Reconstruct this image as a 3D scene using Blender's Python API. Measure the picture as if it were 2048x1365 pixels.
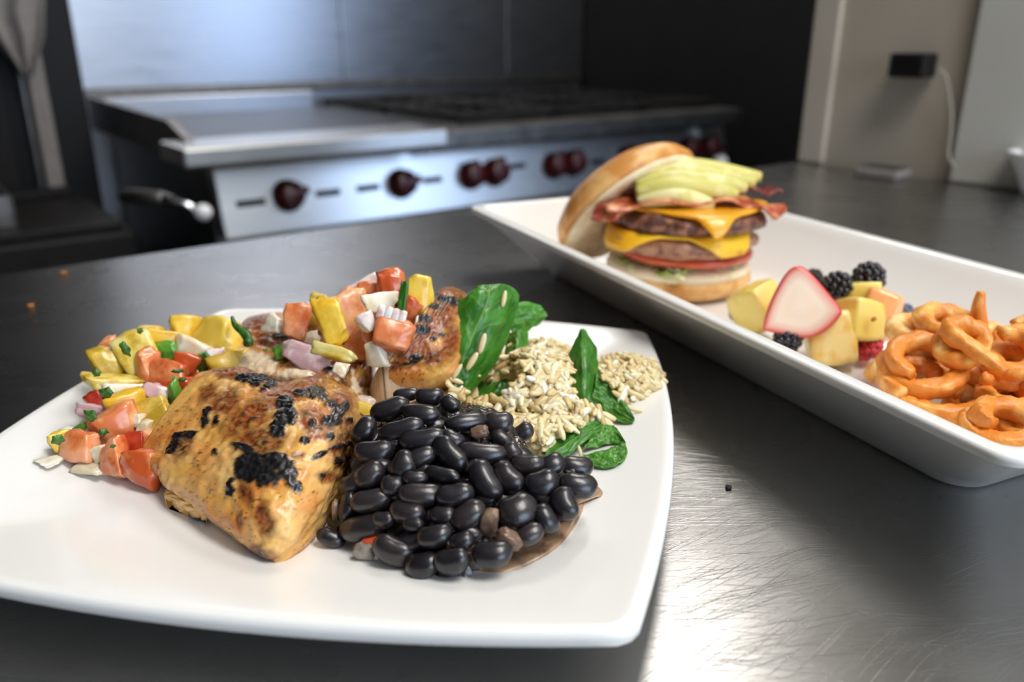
import bpy, bmesh, math, random
import numpy as np
from mathutils import Vector, Matrix, noise

for o in list(bpy.data.objects):
    bpy.data.objects.remove(o, do_unlink=True)
scene = bpy.context.scene
COL = scene.collection
R = math.radians

# ------------------------------------------------------------------ camera
CAM_H = 0.174
PITCH = math.atan(607 / 1653)
FPX = 18 / 22.3 * 2048
cam_data = bpy.data.cameras.new('camera')
cam_data.sensor_width = 22.3
cam_data.lens = 18
cam_data.clip_start = 0.01
cam_data.clip_end = 50
cam_data.dof.use_dof = True
cam_data.dof.focus_distance = 0.312
cam_data.dof.aperture_fstop = 4.2
cam_data.dof.aperture_blades = 7
cam = bpy.data.objects.new('camera', cam_data)
COL.objects.link(cam)
cam.location = (0, 0, CAM_H)
cam.rotation_euler = (math.pi / 2 - PITCH, 0, 0)
scene.camera = cam

# ------------------------------------------------------------------ world, exposure
scene.view_settings.view_transform = 'Standard'
scene.view_settings.look = 'None'
scene.view_settings.gamma = 1
scene.view_settings.use_curve_mapping = False
scene.view_settings.exposure = 0.12
world = bpy.data.worlds.new('sky')
scene.world = world
world.use_nodes = True
bg = world.node_tree.nodes['Background']
bg.inputs[0].default_value = (0.55, 0.72, 1.0, 1)
bg.inputs[1].default_value = 1.0

# room axes: E1 runs along the range, E2 from the counter to the back wall
TH = R(37.2)
E1 = Vector((math.cos(TH), math.sin(TH), 0))
E2 = Vector((-math.sin(TH), math.cos(TH), 0))
FLOOR = -0.9
CEIL = 1.75
def W(a, b, z):
    return E1 * a + E2 * b + Vector((0, 0, z))

def area(name, loc, direction, sx, sy, power, color):
    d = bpy.data.lights.new(name, 'AREA')
    d.shape = 'RECTANGLE'; d.size = sx; d.size_y = sy
    d.energy = power; d.color = color
    o = bpy.data.objects.new(name, d)
    COL.objects.link(o)
    o.location = loc
    o.rotation_euler = Vector(direction).to_track_quat('-Z', 'Z').to_euler()
    return o
DAY = (0.66, 0.80, 1.0)
WARM = (1.0, 0.98, 0.955)
# daylight entering through the room's windows
area('daylight_rear_window', W(0.3, -2.12, 0.62), E2, 1.4, 1.3, 27, DAY)
area('daylight_side_window', W(2.18, -0.95, 0.55), -E1, 1.7, 1.6, 26, (0.46, 0.65, 1.0))

# ------------------------------------------------------------------ helpers
SP, CP = math.sin(PITCH), math.cos(PITCH)
IMG_R = Vector((1, 0, 0)); IMG_U = Vector((0, SP, CP)); IMG_F = Vector((0, CP, -SP))
def ray(u, v):
    xc = (u - 1024) / FPX; yc = -(v - 682.5) / FPX
    return Vector((xc, CP + yc * SP, -SP + yc * CP))
def ptZ(u, v, z):
    d = ray(u, v); t = (z - CAM_H) / d.z
    return Vector((d.x * t, d.y * t, z))
def ptY(u, v, Y):
    d = ray(u, v); t = Y / d.y
    return Vector((d.x * t, Y, CAM_H + d.z * t))
def depth_of(p):
    return p.y * CP - (p.z - CAM_H) * SP
def proj(p):
    d = depth_of(p)
    return (1024 + FPX * p.x / d, 682.5 - FPX * (p.y * SP + (p.z - CAM_H) * CP) / d)

def tag(o, label=None, cat=None, group=None, kind=None):
    if label: o['label'] = label
    if cat: o['category'] = cat
    if group: o['group'] = group
    if kind: o['kind'] = kind
    return o
def empty(name, loc=(0, 0, 0)):
    o = bpy.data.objects.new(name, None)
    COL.objects.link(o); o.location = loc
    o.empty_display_size = 0.02
    return o
def link(name, me, mat=None, parent=None, smooth=True):
    o = bpy.data.objects.new(name, me)
    COL.objects.link(o)
    if mat and not me.materials: me.materials.append(mat)
    if smooth and len(me.polygons):
        me.polygons.foreach_set('use_smooth', [True] * len(me.polygons))
    if parent:
        o.parent = parent
        o.matrix_parent_inverse = Matrix.Translation(-parent.location)
    return o
def pymesh(name, verts, faces):
    me = bpy.data.meshes.new(name)
    me.from_pydata([tuple(v) for v in verts], [], faces)
    me.update()
    return me
def recenter(o):
    """move the object's origin to the bottom centre of its mesh"""
    me = o.data
    n = len(me.vertices)
    a = np.empty(n * 3); me.vertices.foreach_get('co', a); a = a.reshape(-1, 3)
    c = (a.min(0) + a.max(0)) / 2; c[2] = a[:, 2].min()
    me.transform(Matrix.Translation(-Vector(c)))
    o.location = o.location + Vector(c)
    return o
def fix_normals(me):
    bm = bmesh.new(); bm.from_mesh(me)
    bmesh.ops.recalc_face_normals(bm, faces=bm.faces)
    bm.to_mesh(me); bm.free()

def box_mesh(name, a0, a1, b0, b1, z0, z1, bevel=0.0, room=True, seg=2):
    bm = bmesh.new()
    f = W if room else (lambda a, b, z: Vector((a, b, z)))
    vs = [bm.verts.new(f(a, b, z)) for z in (z0, z1) for b in (b0, b1) for a in (a0, a1)]
    for q in ((0, 2, 3, 1), (4, 5, 7, 6), (0, 1, 5, 4), (2, 6, 7, 3), (0, 4, 6, 2), (1, 3, 7, 5)):
        bm.faces.new([vs[i] for i in q])
    if bevel > 0:
        bmesh.ops.bevel(bm, geom=bm.edges[:], offset=bevel, segments=seg, profile=0.5, affect='EDGES')
    bmesh.ops.recalc_face_normals(bm, faces=bm.faces)
    me = bpy.data.meshes.new(name); bm.to_mesh(me); bm.free()
    return me
def box(name, a0, a1, b0, b1, z0, z1, mat, parent=None, bevel=0.0, room=True):
    return link(name, box_mesh(name, a0, a1, b0, b1, z0, z1, bevel, room), mat, parent, smooth=False)
def join_meshes(name, parts):
    bm = bmesh.new()
    for me in parts:
        bm.from_mesh(me)
    me = bpy.data.meshes.new(name); bm.to_mesh(me); bm.free()
    return me

def loft(loops, cap0=True, cap1=True, closed=True):
    n = len(loops[0]); verts = [p for l in loops for p in l]; faces = []
    for i in range(len(loops) - 1):
        for j in range(n if closed else n - 1):
            k = (j + 1) % n
            faces.append((i * n + j, i * n + k, (i + 1) * n + k, (i + 1) * n + j))
    if cap0: faces.append(tuple(range(n - 1, -1, -1)))
    if cap1: faces.append(tuple(range((len(loops) - 1) * n, len(loops) * n)))
    return verts, faces
def catmull(P, x):
    """P: (n,d) control points, x: (m,) in [0,1] -> (m,d)"""
    P = np.asarray(P, float); n = len(P)
    f = np.clip(np.asarray(x) * (n - 1), 0, n - 1 - 1e-9)
    i = f.astype(int); t = (f - i)[:, None]
    ext = np.vstack([2 * P[0] - P[1], P, 2 * P[-1] - P[-2]])
    p0, p1, p2, p3 = ext[i], ext[i + 1], ext[i + 2], ext[i + 3]
    return 0.5 * (2 * p1 + (p2 - p0) * t + (2 * p0 - 5 * p1 + 4 * p2 - p3) * t * t + (3 * p1 - p0 - 3 * p2 + p3) * t ** 3)
def surf(grid, nr, nc):
    """tensor Catmull-Rom surface through a control grid of points [rows][cols]"""
    G = np.array([[tuple(p) for p in row] for row in grid])
    A = np.stack([catmull(G[r], np.linspace(0, 1, nc)) for r in range(G.shape[0])])
    return np.stack([catmull(A[:, c], np.linspace(0, 1, nr)) for c in range(nc)], axis=1)
def tube(path, radius, sides=10, squareness=0.0, caps=True):
    """tube around a list of Vectors; radius: number or list"""
    n = len(path); loops = []
    T = []
    for i in range(n):
        T.append((path[min(i + 1, n - 1)] - path[max(i - 1, 0)]).normalized())
    ref = Vector((0, 0, 1)) if abs(T[0].z) < 0.9 else Vector((1, 0, 0))
    N = (ref - T[0] * ref.dot(T[0])).normalized()
    for i in range(n):
        N = (N - T[i] * N.dot(T[i])).normalized(); B = T[i].cross(N)
        r = radius[i] if hasattr(radius, '__len__') else radius
        l = []
        for k in range(sides):
            a = 2 * math.pi * k / sides
            c, s = math.cos(a), math.sin(a)
            q = 1.0
            if squareness:
                q = 1 + squareness * (1 / max(abs(c), abs(s)) - 1)
            l.append(path[i] + (N * c + B * s) * r * q)
        loops.append(l)
    return loft(loops, caps, caps)
def lathe(profile, n=40, loc=(0, 0, 0), axis=None):
    """profile: list of (r, z)"""
    loops = [[Vector((r * math.cos(2 * math.pi * k / n), r * math.sin(2 * math.pi * k / n), z)) for k in range(n)] for r, z in profile]
    v, f = loft(loops)
    M = Matrix.Translation(Vector(loc))
    if axis is not None:
        M = M @ Vector(axis).normalized().to_track_quat('Z', 'Y').to_matrix().to_4x4()
    return [M @ p for p in v], f
_cs = {}
def cube_sphere(n):
    if n in _cs: return _cs[n]
    bm = bmesh.new()
    bmesh.ops.create_cube(bm, size=2)
    bmesh.ops.subdivide_edges(bm, edges=bm.edges[:], cuts=n - 1, use_grid_fill=True)
    bm.verts.ensure_lookup_table()
    v = [x.co.copy() for x in bm.verts]
    f = [tuple(y.index for y in x.verts) for x in bm.faces]
    bm.free()
    _cs[n] = (v, f)
    return _cs[n]
def fbm(p, o=3):
    return noise.fractal(p, 1.0, 2.0, o)
def blob(name, sx, sy, sz, seed, round_=0.5, rough=0.06, nscale=1.3, n=8, warp=0.15):
    """rounded box / ellipsoid lump with half sizes sx,sy,sz; round_ 0 = box, 1 = ball"""
    v, f = cube_sphere(n)
    off = Vector((seed * 7.31 % 97, seed * 3.77 % 89, seed * 1.93 % 83))
    rng = random.Random(seed)
    k = [rng.uniform(-warp, warp) for _ in range(6)]
    out = []
    for p in v:
        s = p.normalized()
        m = max(abs(p.x), abs(p.y), abs(p.z))
        # rounded box: shrink the cube and add a radius
        inner = p * (1 - round_ * 0.9)
        d = inner + s * (round_ * 0.9)
        d = d * (1 - 0.0)
        x, y, z = d
        x, y, z = x * (1 + k[0] * z + k[1] * y), y * (1 + k[2] * z + k[3] * x), z * (1 + k[4] * x + k[5] * y)
        nn = 1 + rough * fbm(Vector((x, y, z)) * nscale + off)
        out.append(Vector((x * sx * nn, y * sy * nn, z * sz * nn)))
    return pymesh(name, out, f)
def set_colors(me, cols):
    a = me.color_attributes.new('col', 'FLOAT_COLOR', 'POINT')
    c = np.ones((len(me.vertices), 4), np.float32)
    c[:, :cols.shape[1]] = cols
    a.data.foreach_set('color', c.ravel())
def lin(c):
    c = np.asarray(c, float) / 255
    return np.where(c <= 0.04045, c / 12.92, ((c + 0.055) / 1.055) ** 2.4)
def rgb(r, g, b):
    return tuple(float(x) for x in lin((r, g, b))) + (1.0,)

# ------------------------------------------------------------------ materials
class NT:
    def __init__(self, name):
        self.m = bpy.data.materials.new(name); self.m.use_nodes = True
        self.t = self.m.node_tree; self.b = self.t.nodes['Principled BSDF']
    def n(self, typ, **kw):
        x = self.t.nodes.new(typ)
        for k, v in kw.items(): setattr(x, k, v)
        return x
    def l(self, a, b): self.t.links.new(a, b)
    def noise(self, scale, detail=4, rough=0.55, vec=None, stretch=None, coord='Object'):
        tc = self.n('ShaderNodeTexCoord'); mp = self.n('ShaderNodeMapping')
        self.l(vec if vec else tc.outputs[coord], mp.inputs[0])
        if stretch: mp.inputs['Scale'].default_value = stretch
        nz = self.n('ShaderNodeTexNoise')
        nz.inputs['Scale'].default_value = scale; nz.inputs['Detail'].default_value = detail
        nz.inputs['Roughness'].default_value = rough
        self.l(mp.outputs[0], nz.inputs['Vector'])
        return nz
    def ramp(self, fac, stops):
        r = self.n('ShaderNodeValToRGB'); e = r.color_ramp.elements
        while len(e) < len(stops): e.new(0.5)
        for x, (p, c) in zip(e, stops): x.position = p; x.color = c
        self.l(fac, r.inputs[0]); return r
    def bump(self, h, strength=0.3, dist=0.001):
        b = self.n('ShaderNodeBump'); b.inputs['Strength'].default_value = strength
        b.inputs['Distance'].default_value = dist
        self.l(h, b.inputs['Height']); self.l(b.outputs[0], self.b.inputs['Normal'])
    def set(self, **kw):
        names = dict(base='Base Color', rough='Roughness', metal='Metallic', sss='Subsurface Weight', sssr='Subsurface Radius',
                     ssss='Subsurface Scale', coat='Coat Weight', coatr='Coat Roughness', ior='IOR', trans='Transmission Weight',
                     aniso='Anisotropic', spec='Specular IOR Level', sheen='Sheen Weight')
        for k, v in kw.items(): self.b.inputs[names[k]].default_value = v
        return self
def plain(name, c, rough=0.5, metal=0.0, var=0.12, scale=30, **kw):
    """one colour with slight procedural variation"""
    t = NT(name); t.set(rough=rough, metal=metal, **kw)
    nz = t.noise(scale)
    d = tuple(x * (1 - var) for x in c[:3]) + (1,); u = tuple(min(1, x * (1 + var)) for x in c[:3]) + (1,)
    r = t.ramp(nz.outputs['Fac'], [(0.35, d), (0.65, u)])
    t.l(r.outputs[0], t.b.inputs['Base Color'])
    return t.m
def food(name, c1, c2, scale=120, rough=0.35, sss=0.15, coat=0.25, bump=0.25, bscale=400, c3=None, ssss=0.004):
    t = NT(name); t.set(rough=rough, sss=sss, ssss=ssss, sssr=(1.0, 0.5, 0.25), coat=coat, coatr=0.15)
    oi = t.n('ShaderNodeObjectInfo')
    ad = t.n('ShaderNodeVectorMath', operation='ADD')
    tc = t.n('ShaderNodeTexCoord')
    t.l(tc.outputs['Object'], ad.inputs[0]); t.l(oi.outputs['Random'], ad.inputs[1])
    nz = t.noise(scale, 3, vec=ad.outputs[0])
    mt = t.n('ShaderNodeMath', operation='MULTIPLY_ADD')
    t.l(oi.outputs['Random'], mt.inputs[0]); mt.inputs[1].default_value = 0.3
    sb = t.n('ShaderNodeMath', operation='ADD'); sb.inputs[1].default_value = -0.15
    t.l(nz.outputs['Fac'], sb.inputs[0]); t.l(sb.outputs[0], mt.inputs[2])
    st = [(0.40, c1), (0.56, c2)]
    if c3: st.append((0.68, c3))
    r = t.ramp(mt.outputs[0], st)
    t.l(r.outputs[0], t.b.inputs['Base Color'])
    if bump:
        nb = t.noise(bscale, 3, vec=ad.outputs[0]); t.bump(nb.outputs['Fac'], bump, 0.0006)
    return t.m
def attr_mat(name, rough=0.4, sss=0.1, coat=0.2, bump=0.3, bscale=600, rough_from=None):
    t = NT(name); t.set(rough=rough, sss=sss, ssss=0.003, coat=coat, coatr=0.2, sssr=(1.0, 0.5, 0.25))
    a = t.n('ShaderNodeAttribute'); a.attribute_name = 'col'
    nz = t.noise(bscale * 0.6, 4)
    mx = t.n('ShaderNodeMix', data_type='RGBA', blend_type='MULTIPLY')
    mx.inputs['Factor'].default_value = 0.15
    r = t.ramp(nz.outputs['Fac'], [(0.3, (0.55, 0.5, 0.45, 1)), (0.6, (1, 1, 1, 1))])
    t.l(a.outputs['Color'], mx.inputs['A']); t.l(r.outputs[0], mx.inputs['B'])
    t.l(mx.outputs['Result'], t.b.inputs['Base Color'])
    nb = t.noise(bscale, 4); t.bump(nb.outputs['Fac'], bump, 0.0006)
    return t.m
def steel(name, c, rough, stretch=(1, 1, 1), scale=60, var=0.1, bump=0.03, rv=0.08, coord='Object', aniso=0.0):
    t = NT(name); t.set(metal=1.0, rough=rough, aniso=aniso)
    nz = t.noise(scale, 6, 0.65, stretch=stretch, coord=coord)
    d = tuple(x * (1 - var) for x in c[:3]) + (1,); u = tuple(min(1, x * (1 + var)) for x in c[:3]) + (1,)
    r = t.ramp(nz.outputs['Fac'], [(0.3, d), (0.7, u)]); t.l(r.outputs[0], t.b.inputs['Base Color'])
    mr = t.n('ShaderNodeMapRange'); mr.inputs[3].default_value = rough - rv; mr.inputs[4].default_value = rough + rv
    t.l(nz.outputs['Fac'], mr.inputs[0]); t.l(mr.outputs[0], t.b.inputs['Roughness'])
    if bump: t.bump(nz.outputs['Fac'], bump, 0.0005)
    return t.m
def glow(name, c, s):
    t = NT(name); t.b.inputs['Emission Color'].default_value = c; t.b.inputs['Emission Strength'].default_value = s
    t.b.inputs['Base Color'].default_value = c
    return t.m

M = {}
M['plaster_beige'] = plain('painted beige plaster', rgb(172, 162, 147), 0.6, scale=8, var=0.03)
M['plaster_trim'] = plain('painted corner strip', rgb(184, 174, 160), 0.5, scale=8, var=0.03)
M['plaster_grey'] = plain('painted pale grey board', rgb(186, 184, 176), 0.55, scale=8, var=0.03)
M['wall_dark'] = plain('dark grey wall tile', rgb(72, 70, 68), 0.4, scale=6, var=0.1)
M['white_paint'] = plain('white paint', rgb(225, 222, 214), 0.6, scale=6, var=0.03)
M['black_paint'] = plain('black enamel', rgb(14, 14, 15), 0.6, spec=0.3, scale=10, var=0.15)
M['floor'] = plain('dark quarry floor', rgb(70, 58, 50), 0.5, scale=4, var=0.2)
M['black_iron'] = plain('cast iron', rgb(20, 18, 17), 0.55, scale=60, var=0.3, spec=0.25)
M['dark_rubber'] = plain('black plastic', rgb(14, 14, 15), 0.4, scale=40)
M['knob'] = plain('dark red knob plastic', rgb(62, 14, 16), 0.3, scale=40, var=0.2)
M['white_plastic'] = plain('white plastic', rgb(235, 236, 238), 0.35, scale=20, var=0.03)
M['cord'] = plain('grey cord', rgb(160, 153, 142), 0.5, scale=20, var=0.05)
M['slot'] = plain('dark slot', rgb(10, 9, 8), 0.7)
M['steel_panel'] = steel('brushed steel panel', (0.70, 0.69, 0.67), 0.32, (1, 1, 14), 20, 0.05)
M['steel_back'] = steel('brushed steel backsplash', (0.52, 0.53, 0.56), 0.30, (1, 1, 12), 9, 0.08)
M['steel_dark'] = steel('worn steel', (0.20, 0.19, 0.18), 0.42, (1, 1, 1), 25, 0.3)
M['griddle'] = steel('seasoned griddle steel', (0.11, 0.105, 0.10), 0.36, (1, 1, 1), 18, 0.25)
M['chrome'] = steel('chrome', (0.75, 0.76, 0.78), 0.15, (1, 1, 1), 40, 0.05)
M['cloth'] = plain('grey cloth', rgb(130, 124, 120), 0.9, scale=60, var=0.1)
M['tube_glow'] = glow('lit diffuser', (1.0, 0.94, 0.86, 1), 6.0)
def make_counter_mat():
    t = NT('scratched brushed steel counter'); t.set(metal=1.0, rough=0.3)
    base = t.noise(7, 5, 0.6)
    r = t.ramp(base.outputs['Fac'], [(0.3, (0.31, 0.305, 0.295, 1)), (0.7, (0.39, 0.385, 0.375, 1))])
    t.l(r.outputs[0], t.b.inputs['Base Color'])
    tc = t.n('ShaderNodeTexCoord')
    # fine scratches: streaks of strongly stretched noise in a few directions
    wp = t.noise(5, 2)
    wv = t.n('ShaderNodeVectorMath', operation='SCALE'); wv.inputs['Scale'].default_value = 0.05
    t.l(wp.outputs['Color'], wv.inputs[0])
    wa = t.n('ShaderNodeVectorMath', operation='ADD'); t.l(tc.outputs['Object'], wa.inputs[0]); t.l(wv.outputs[0], wa.inputs[1])
    tot = None
    for ang, st in ((-14, (14, 1500, 1)), (-26, (18, 1200, 1)), (6, (20, 1700, 1)), (-40, (14, 1300, 1)), (-4, (26, 1400, 1))):
        mp = t.n('ShaderNodeMapping'); mp.inputs['Rotation'].default_value = (0, 0, R(ang))
        t.l(wa.outputs[0], mp.inputs[0])
        nz = t.noise(1.0, 1, 0.5, vec=mp.outputs[0], stretch=st)
        mr = t.n('ShaderNodeMapRange'); mr.inputs[1].default_value = 0.61; mr.inputs[2].default_value = 0.76
        t.l(nz.outputs['Fac'], mr.inputs[0])
        if tot is None: tot = mr.outputs[0]
        else:
            ad = t.n('ShaderNodeMath', operation='ADD'); t.l(tot, ad.inputs[0]); t.l(mr.outputs[0], ad.inputs[1]); tot = ad.outputs[0]
    t.bump(tot, 0.26, 0.00016)
    mr = t.n('ShaderNodeMapRange'); mr.inputs[3].default_value = 0.22; mr.inputs[4].default_value = 0.33
    t.l(base.outputs['Fac'], mr.inputs[0]); t.l(mr.outputs[0], t.b.inputs['Roughness'])
    return t.m
M['counter'] = make_counter_mat()
M['china'] = plain('white melamine', rgb(240, 239, 236), 0.22, scale=5, var=0.01, coat=0.3)

# ------------------------------------------------------------------ room shell
def S(o, label): return tag(o, label, kind='structure')
S(box('floor', -2.6, 2.4, -2.3, 2.7, FLOOR - 0.05, FLOOR, M['floor']), 'dark tiled kitchen floor')
S(box('ceiling', -2.6, 2.4, -2.3, 2.7, CEIL, CEIL + 0.05, M['white_paint']), 'white ceiling above the kitchen')
S(box('wall_back', -2.6, 2.4, 2.52, 2.62, FLOOR, CEIL, M['black_paint']), 'dark wall behind the cooking range')
S(box('wall_left', -2.6, -2.5, -2.3, 2.52, FLOOR, CEIL, M['wall_dark']), 'dark tiled wall on the left of the kitchen')
S(box('wall_right', 2.24, 2.34, 0.10, 2.52, FLOOR, CEIL, M['black_paint']), 'black wall at the right end of the range')
# partition that the counter butts against: beige face, lighter corner strip, pale grey board
PA = 1.105
S(box('wall_partition', PA, PA + 0.12, -2.2, 0.735, FLOOR, CEIL, M['plaster_beige']), 'beige partition wall at the end of the steel counter')
S(box('trim_1', PA - 0.008, PA + 0.124, 0.700, 0.741, 0.0, CEIL, M['plaster_trim'], bevel=0.003), 'pale corner strip on the end of the beige wall')
S(box('trim_2', PA - 0.014, PA, -2.2, 0.512, 0.0005, CEIL, M['plaster_grey'], bevel=0.003), 'pale grey board covering the beige wall')
# rear wall with a window behind the camera, side wall with a window beyond the partition
def window_wall(name, fixed, lo, hi, w0, w1, z0, z1, along, label):
    parts = []
    def seg(p, q, za, zb):
        if along == 'a': return box_mesh(name, p, q, fixed - 0.1, fixed, za, zb)
        return box_mesh(name, fixed, fixed + 0.1, p, q, za, zb)
    for p, q, za, zb in ((lo, w0, FLOOR, CEIL), (w1, hi, FLOOR, CEIL), (w0, w1, FLOOR, z0), (w0, w1, z1, CEIL)):
        parts.append(seg(p, q, za, zb))
    return S(link(name, join_meshes(name, parts), M['white_paint'], smooth=False), label)
window_wall('wall_rear', -2.2, -2.6, 2.34, -0.45, 1.05, -0.06, 1.3, 'a', 'white wall with a wide window behind the camera')
window_wall('wall_side', 2.24, -2.2, 0.10, -1.85, -0.05, -0.3, 1.4, 'b', 'white wall with a window beyond the partition')
def window(name, fixed, w0, w1, z0, z1, along, label):
    r = empty(name, W((w0 + w1) / 2, fixed, z0) if along == 'a' else W(fixed, (w0 + w1) / 2, z0))
    S(r, label)
    def bar(p, q, za, zb):
        if along == 'a': return box('window_frame', p, q, fixed - 0.07, fixed - 0.03, za, zb, M['white_plastic'], r)
        return box('window_frame', fixed + 0.03, fixed + 0.07, p, q, za, zb, M['white_plastic'], r)
    m = (w0 + w1) / 2
    bar(w0, w1, z0, z0 + 0.05); bar(w0, w1, z1 - 0.05, z1)
    for c in (w0 + 0.025, m, w1 - 0.025): bar(c - 0.025, c + 0.025, z0 + 0.05, z1 - 0.05)
window('window_1', -2.2, -0.45, 1.05, -0.06, 1.3, 'a', 'wide daylight window behind the camera')
window('window_2', 2.24, -1.85, -0.05, -0.3, 1.4, 'b', 'daylight window beyond the partition')
# ceiling light fixtures
def ceiling_lamp(a, b, label, sx=0.6, sy=1.2, power=15):
    r = empty('ceiling_light', W(a, b, CEIL - 0.06)); tag(r, label, 'light', 'ceiling light panels')
    box('housing', a - sx / 2, a + sx / 2, b - sy / 2, b + sy / 2, CEIL - 0.05, CEIL - 0.001, M['white_plastic'], r)
    box('diffuser', a - sx / 2 + 0.03, a + sx / 2 - 0.03, b - sy / 2 + 0.03, b + sy / 2 - 0.03, CEIL - 0.06, CEIL - 0.05, M['tube_glow'], r)
    l = area('lamp_light', W(a, b, CEIL - 0.07), (0, 0, -1), sx - 0.06, sy - 0.06, power, WARM)
    l.rotation_euler = (0, 0, TH)
    l.parent = r; l.matrix_parent_inverse = Matrix.Translation(-r.location)
ceiling_lamp(1.55, 1.05, 'ceiling light panel above the aisle in front of the range', 0.9, 1.2, power=17)
ceiling_lamp(0.5, -0.55, 'ceiling light panel behind the camera near the window', power=17)

# ------------------------------------------------------------------ steel counter
FE = 0.741   # far edge of the counter (E2)
r = empty('steel_counter', W(0.0, 0.0, FLOOR))
tag(r, 'scratched stainless steel work counter under both plates', 'counter')
top = box('worktop', -1.6, PA - 0.0145, -0.75, FE, -0.04, 0.0, M['counter'], r, bevel=0.003)
box('apron', -1.55, PA - 0.03, FE - 0.06, FE - 0.04, -0.14, -0.04, M['steel_panel'], r)
for a in (-1.5, 1.0):
    for b in (-0.65, 0.64):
        v, f = lathe([(0.0, 0.0), (0.024, 0.0), (0.02, 0.05), (0.02, 0.86)], 16, W(a, b, FLOOR))
        link('leg', pymesh('leg', v, f), M['steel_panel'], r)
box('undershelf', -1.52, 1.02, -0.67, 0.66, -0.65, -0.62, M['steel_panel'], r)
# ------------------------------------------------------------------ cooking range
def knob_mesh():
    v, f = lathe([(0.0, 0), (0.034, 0), (0.034, 0.006), (0.029, 0.010), (0.027, 0.034), (0.022, 0.040), (0.0, 0.040)], 24)
    me = pymesh('knob', v, f)
    g = box_mesh('grip', -0.010, 0.034, -0.009, 0.009, 0.006, 0.042, 0.003, room=False)
    m = join_meshes('knob', [me, g]); m.materials.append(M['knob']); return m
PF = 1.634     # control panel front plane (E2)
RL, RR = 0.52, 2.055
rng_ = empty('cooking_range', W((RL + RR) / 2, PF + 0.4, FLOOR))
tag(rng_, 'wide stainless steel cooking range with griddle, burners and dark red knobs', 'range')
box('body', RL, RR, PF + 0.05, 2.46, FLOOR + 0.12, -0.045, M['steel_dark'], rng_, bevel=0.004)
box('oven_door', RL + 0.03, RL + 0.74, PF + 0.02, PF + 0.05, -0.72, -0.24, M['steel_panel'], rng_, bevel=0.006)
box('oven_door', RL + 0.79, RR - 0.03, PF + 0.02, PF + 0.05, -0.72, -0.24, M['steel_panel'], rng_, bevel=0.006)
for a in (RL + 0.08, RR - 0.08):
    for b in (PF + 0.12, 2.38):
        v, f = lathe([(0.0, 0), (0.03, 0), (0.025, 0.03), (0.025, 0.125)], 14, W(a, b, FLOOR)); link('foot', pymesh('foot', v, f), M['chrome'], rng_)
PT = 0.034    # the panel leans back by this much at its top
def lean(me):
    for q in me.vertices:
        q.co += E2 * (PT * (q.co.z + 0.205) / 0.139)
    return me
cp = link('control_panel', lean(box_mesh('control_panel', RL, RR, PF - 0.012, PF + 0.03, -0.205, -0.066, 0.004)), M['steel_panel'], rng_, smooth=False)
PNORM = (-E2 * 0.139 + Vector((0, 0, PT))).normalized(); PUP = PNORM.cross(E1).normalized() * -1
if PUP.z < 0: PUP = -PUP
def panel_face(a, z): return W(a, PF - 0.012 + PT * (z + 0.205) / 0.139, z)
def panel_pt(u, v):
    d = ray(u, v); z = -0.13
    for _ in range(6):
        t = (PF - 0.012 + PT * (z + 0.205) / 0.139) / d.dot(E2); p = d * t; z = CAM_H + d.z * t
    return p.dot(E1), z
km = knob_mesh()
for (u, v, rot) in ((575, 392, 12), (801, 368, 8), (940, 352, 95), (987, 346, 80), (1105, 333, 90), (1142, 328, 85), (1252, 318, 90), (1292, 313, 70), (1372, 300, 90), (1412, 297, 85)):
    a, z = panel_pt(u, v)
    o = bpy.data.objects.new('knob', km); COL.objects.link(o)
    Mx = Matrix((tuple(E1) + (0,), tuple(PUP) + (0,), tuple(PNORM) + (0,), (0, 0, 0, 1))).transposed()
    o.parent = cp
    o.matrix_basis = Matrix.Translation(panel_face(a, z)) @ Mx @ Matrix.Rotation(R(rot), 4, 'Z')
    me = km
    me.polygons.foreach_set('use_smooth', [True] * len(me.polygons))
for (u, v, w) in ((502, 406, 52), (656, 386, 46), (736, 376, 44), (865, 360, 38), (1035, 332, 34), (1195, 324, 30), (1330, 305, 26), (1440, 296, 24)):
    a, z = panel_pt(u, v); t = depth_of(W(a, PF, z)); hw = w / FPX * t / 2 / 0.86
    link('slot', lean(box_mesh('slot', a - hw, a + hw, PF - 0.0138, PF - 0.006, z - 0.0065, z + 0.0065, 0.001)), M['slot'], cp, smooth=False)
for (u, v) in ((1386, 266), (1441, 326)):
    a, z = panel_pt(u, v)
    vv, f = lathe([(0, 0), (0.022, 0), (0.022, 0.008), (0.014, 0.016), (0, 0.018)], 18, panel_face(a, z), PNORM)
    link('bolt_cap', pymesh('bolt_cap', vv, f), M['white_plastic'], cp)
# griddle: front trough shelf, plate, side splash and rear riser
GR = 1.12
box('grease_trough', 0.435, 0.995, 1.535, PF + 0.05, -0.047, -0.010, M['steel_panel'], rng_, bevel=0.006)
box('griddle_plate', 0.485, GR, PF + 0.05, 2.36, -0.045, -0.018, M['griddle'], rng_, bevel=0.003)
box('rear_riser', 0.485, GR - 0.06, 2.36, 2.375, -0.02, 0.028, M['steel_back'], rng_, bevel=0.002)
# side splash: tall at the rear, sloping down to the front
bm = bmesh.new()
pr = [(1.60, -0.05), (1.60, -0.015), (1.74, 0.022), (2.36, 0.03), (2.44, 0.03), (2.44, -0.05)]
va = [bm.verts.new(W(0.470, b, z)) for b, z in pr]; vb = [bm.verts.new(W(0.485, b, z)) for b, z in pr]
bm.faces.new(va[::-1]); bm.faces.new(vb)
for i in range(len(pr)):
    j = (i + 1) % len(pr); bm.faces.new((va[i], va[j], vb[j], vb[i]))
bmesh.ops.recalc_face_normals(bm, faces=bm.faces)
me = bpy.data.meshes.new('side_splash'); bm.to_mesh(me); bm.free(); link('side_splash', me, M['steel_dark'], rng_, smooth=False)
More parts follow.
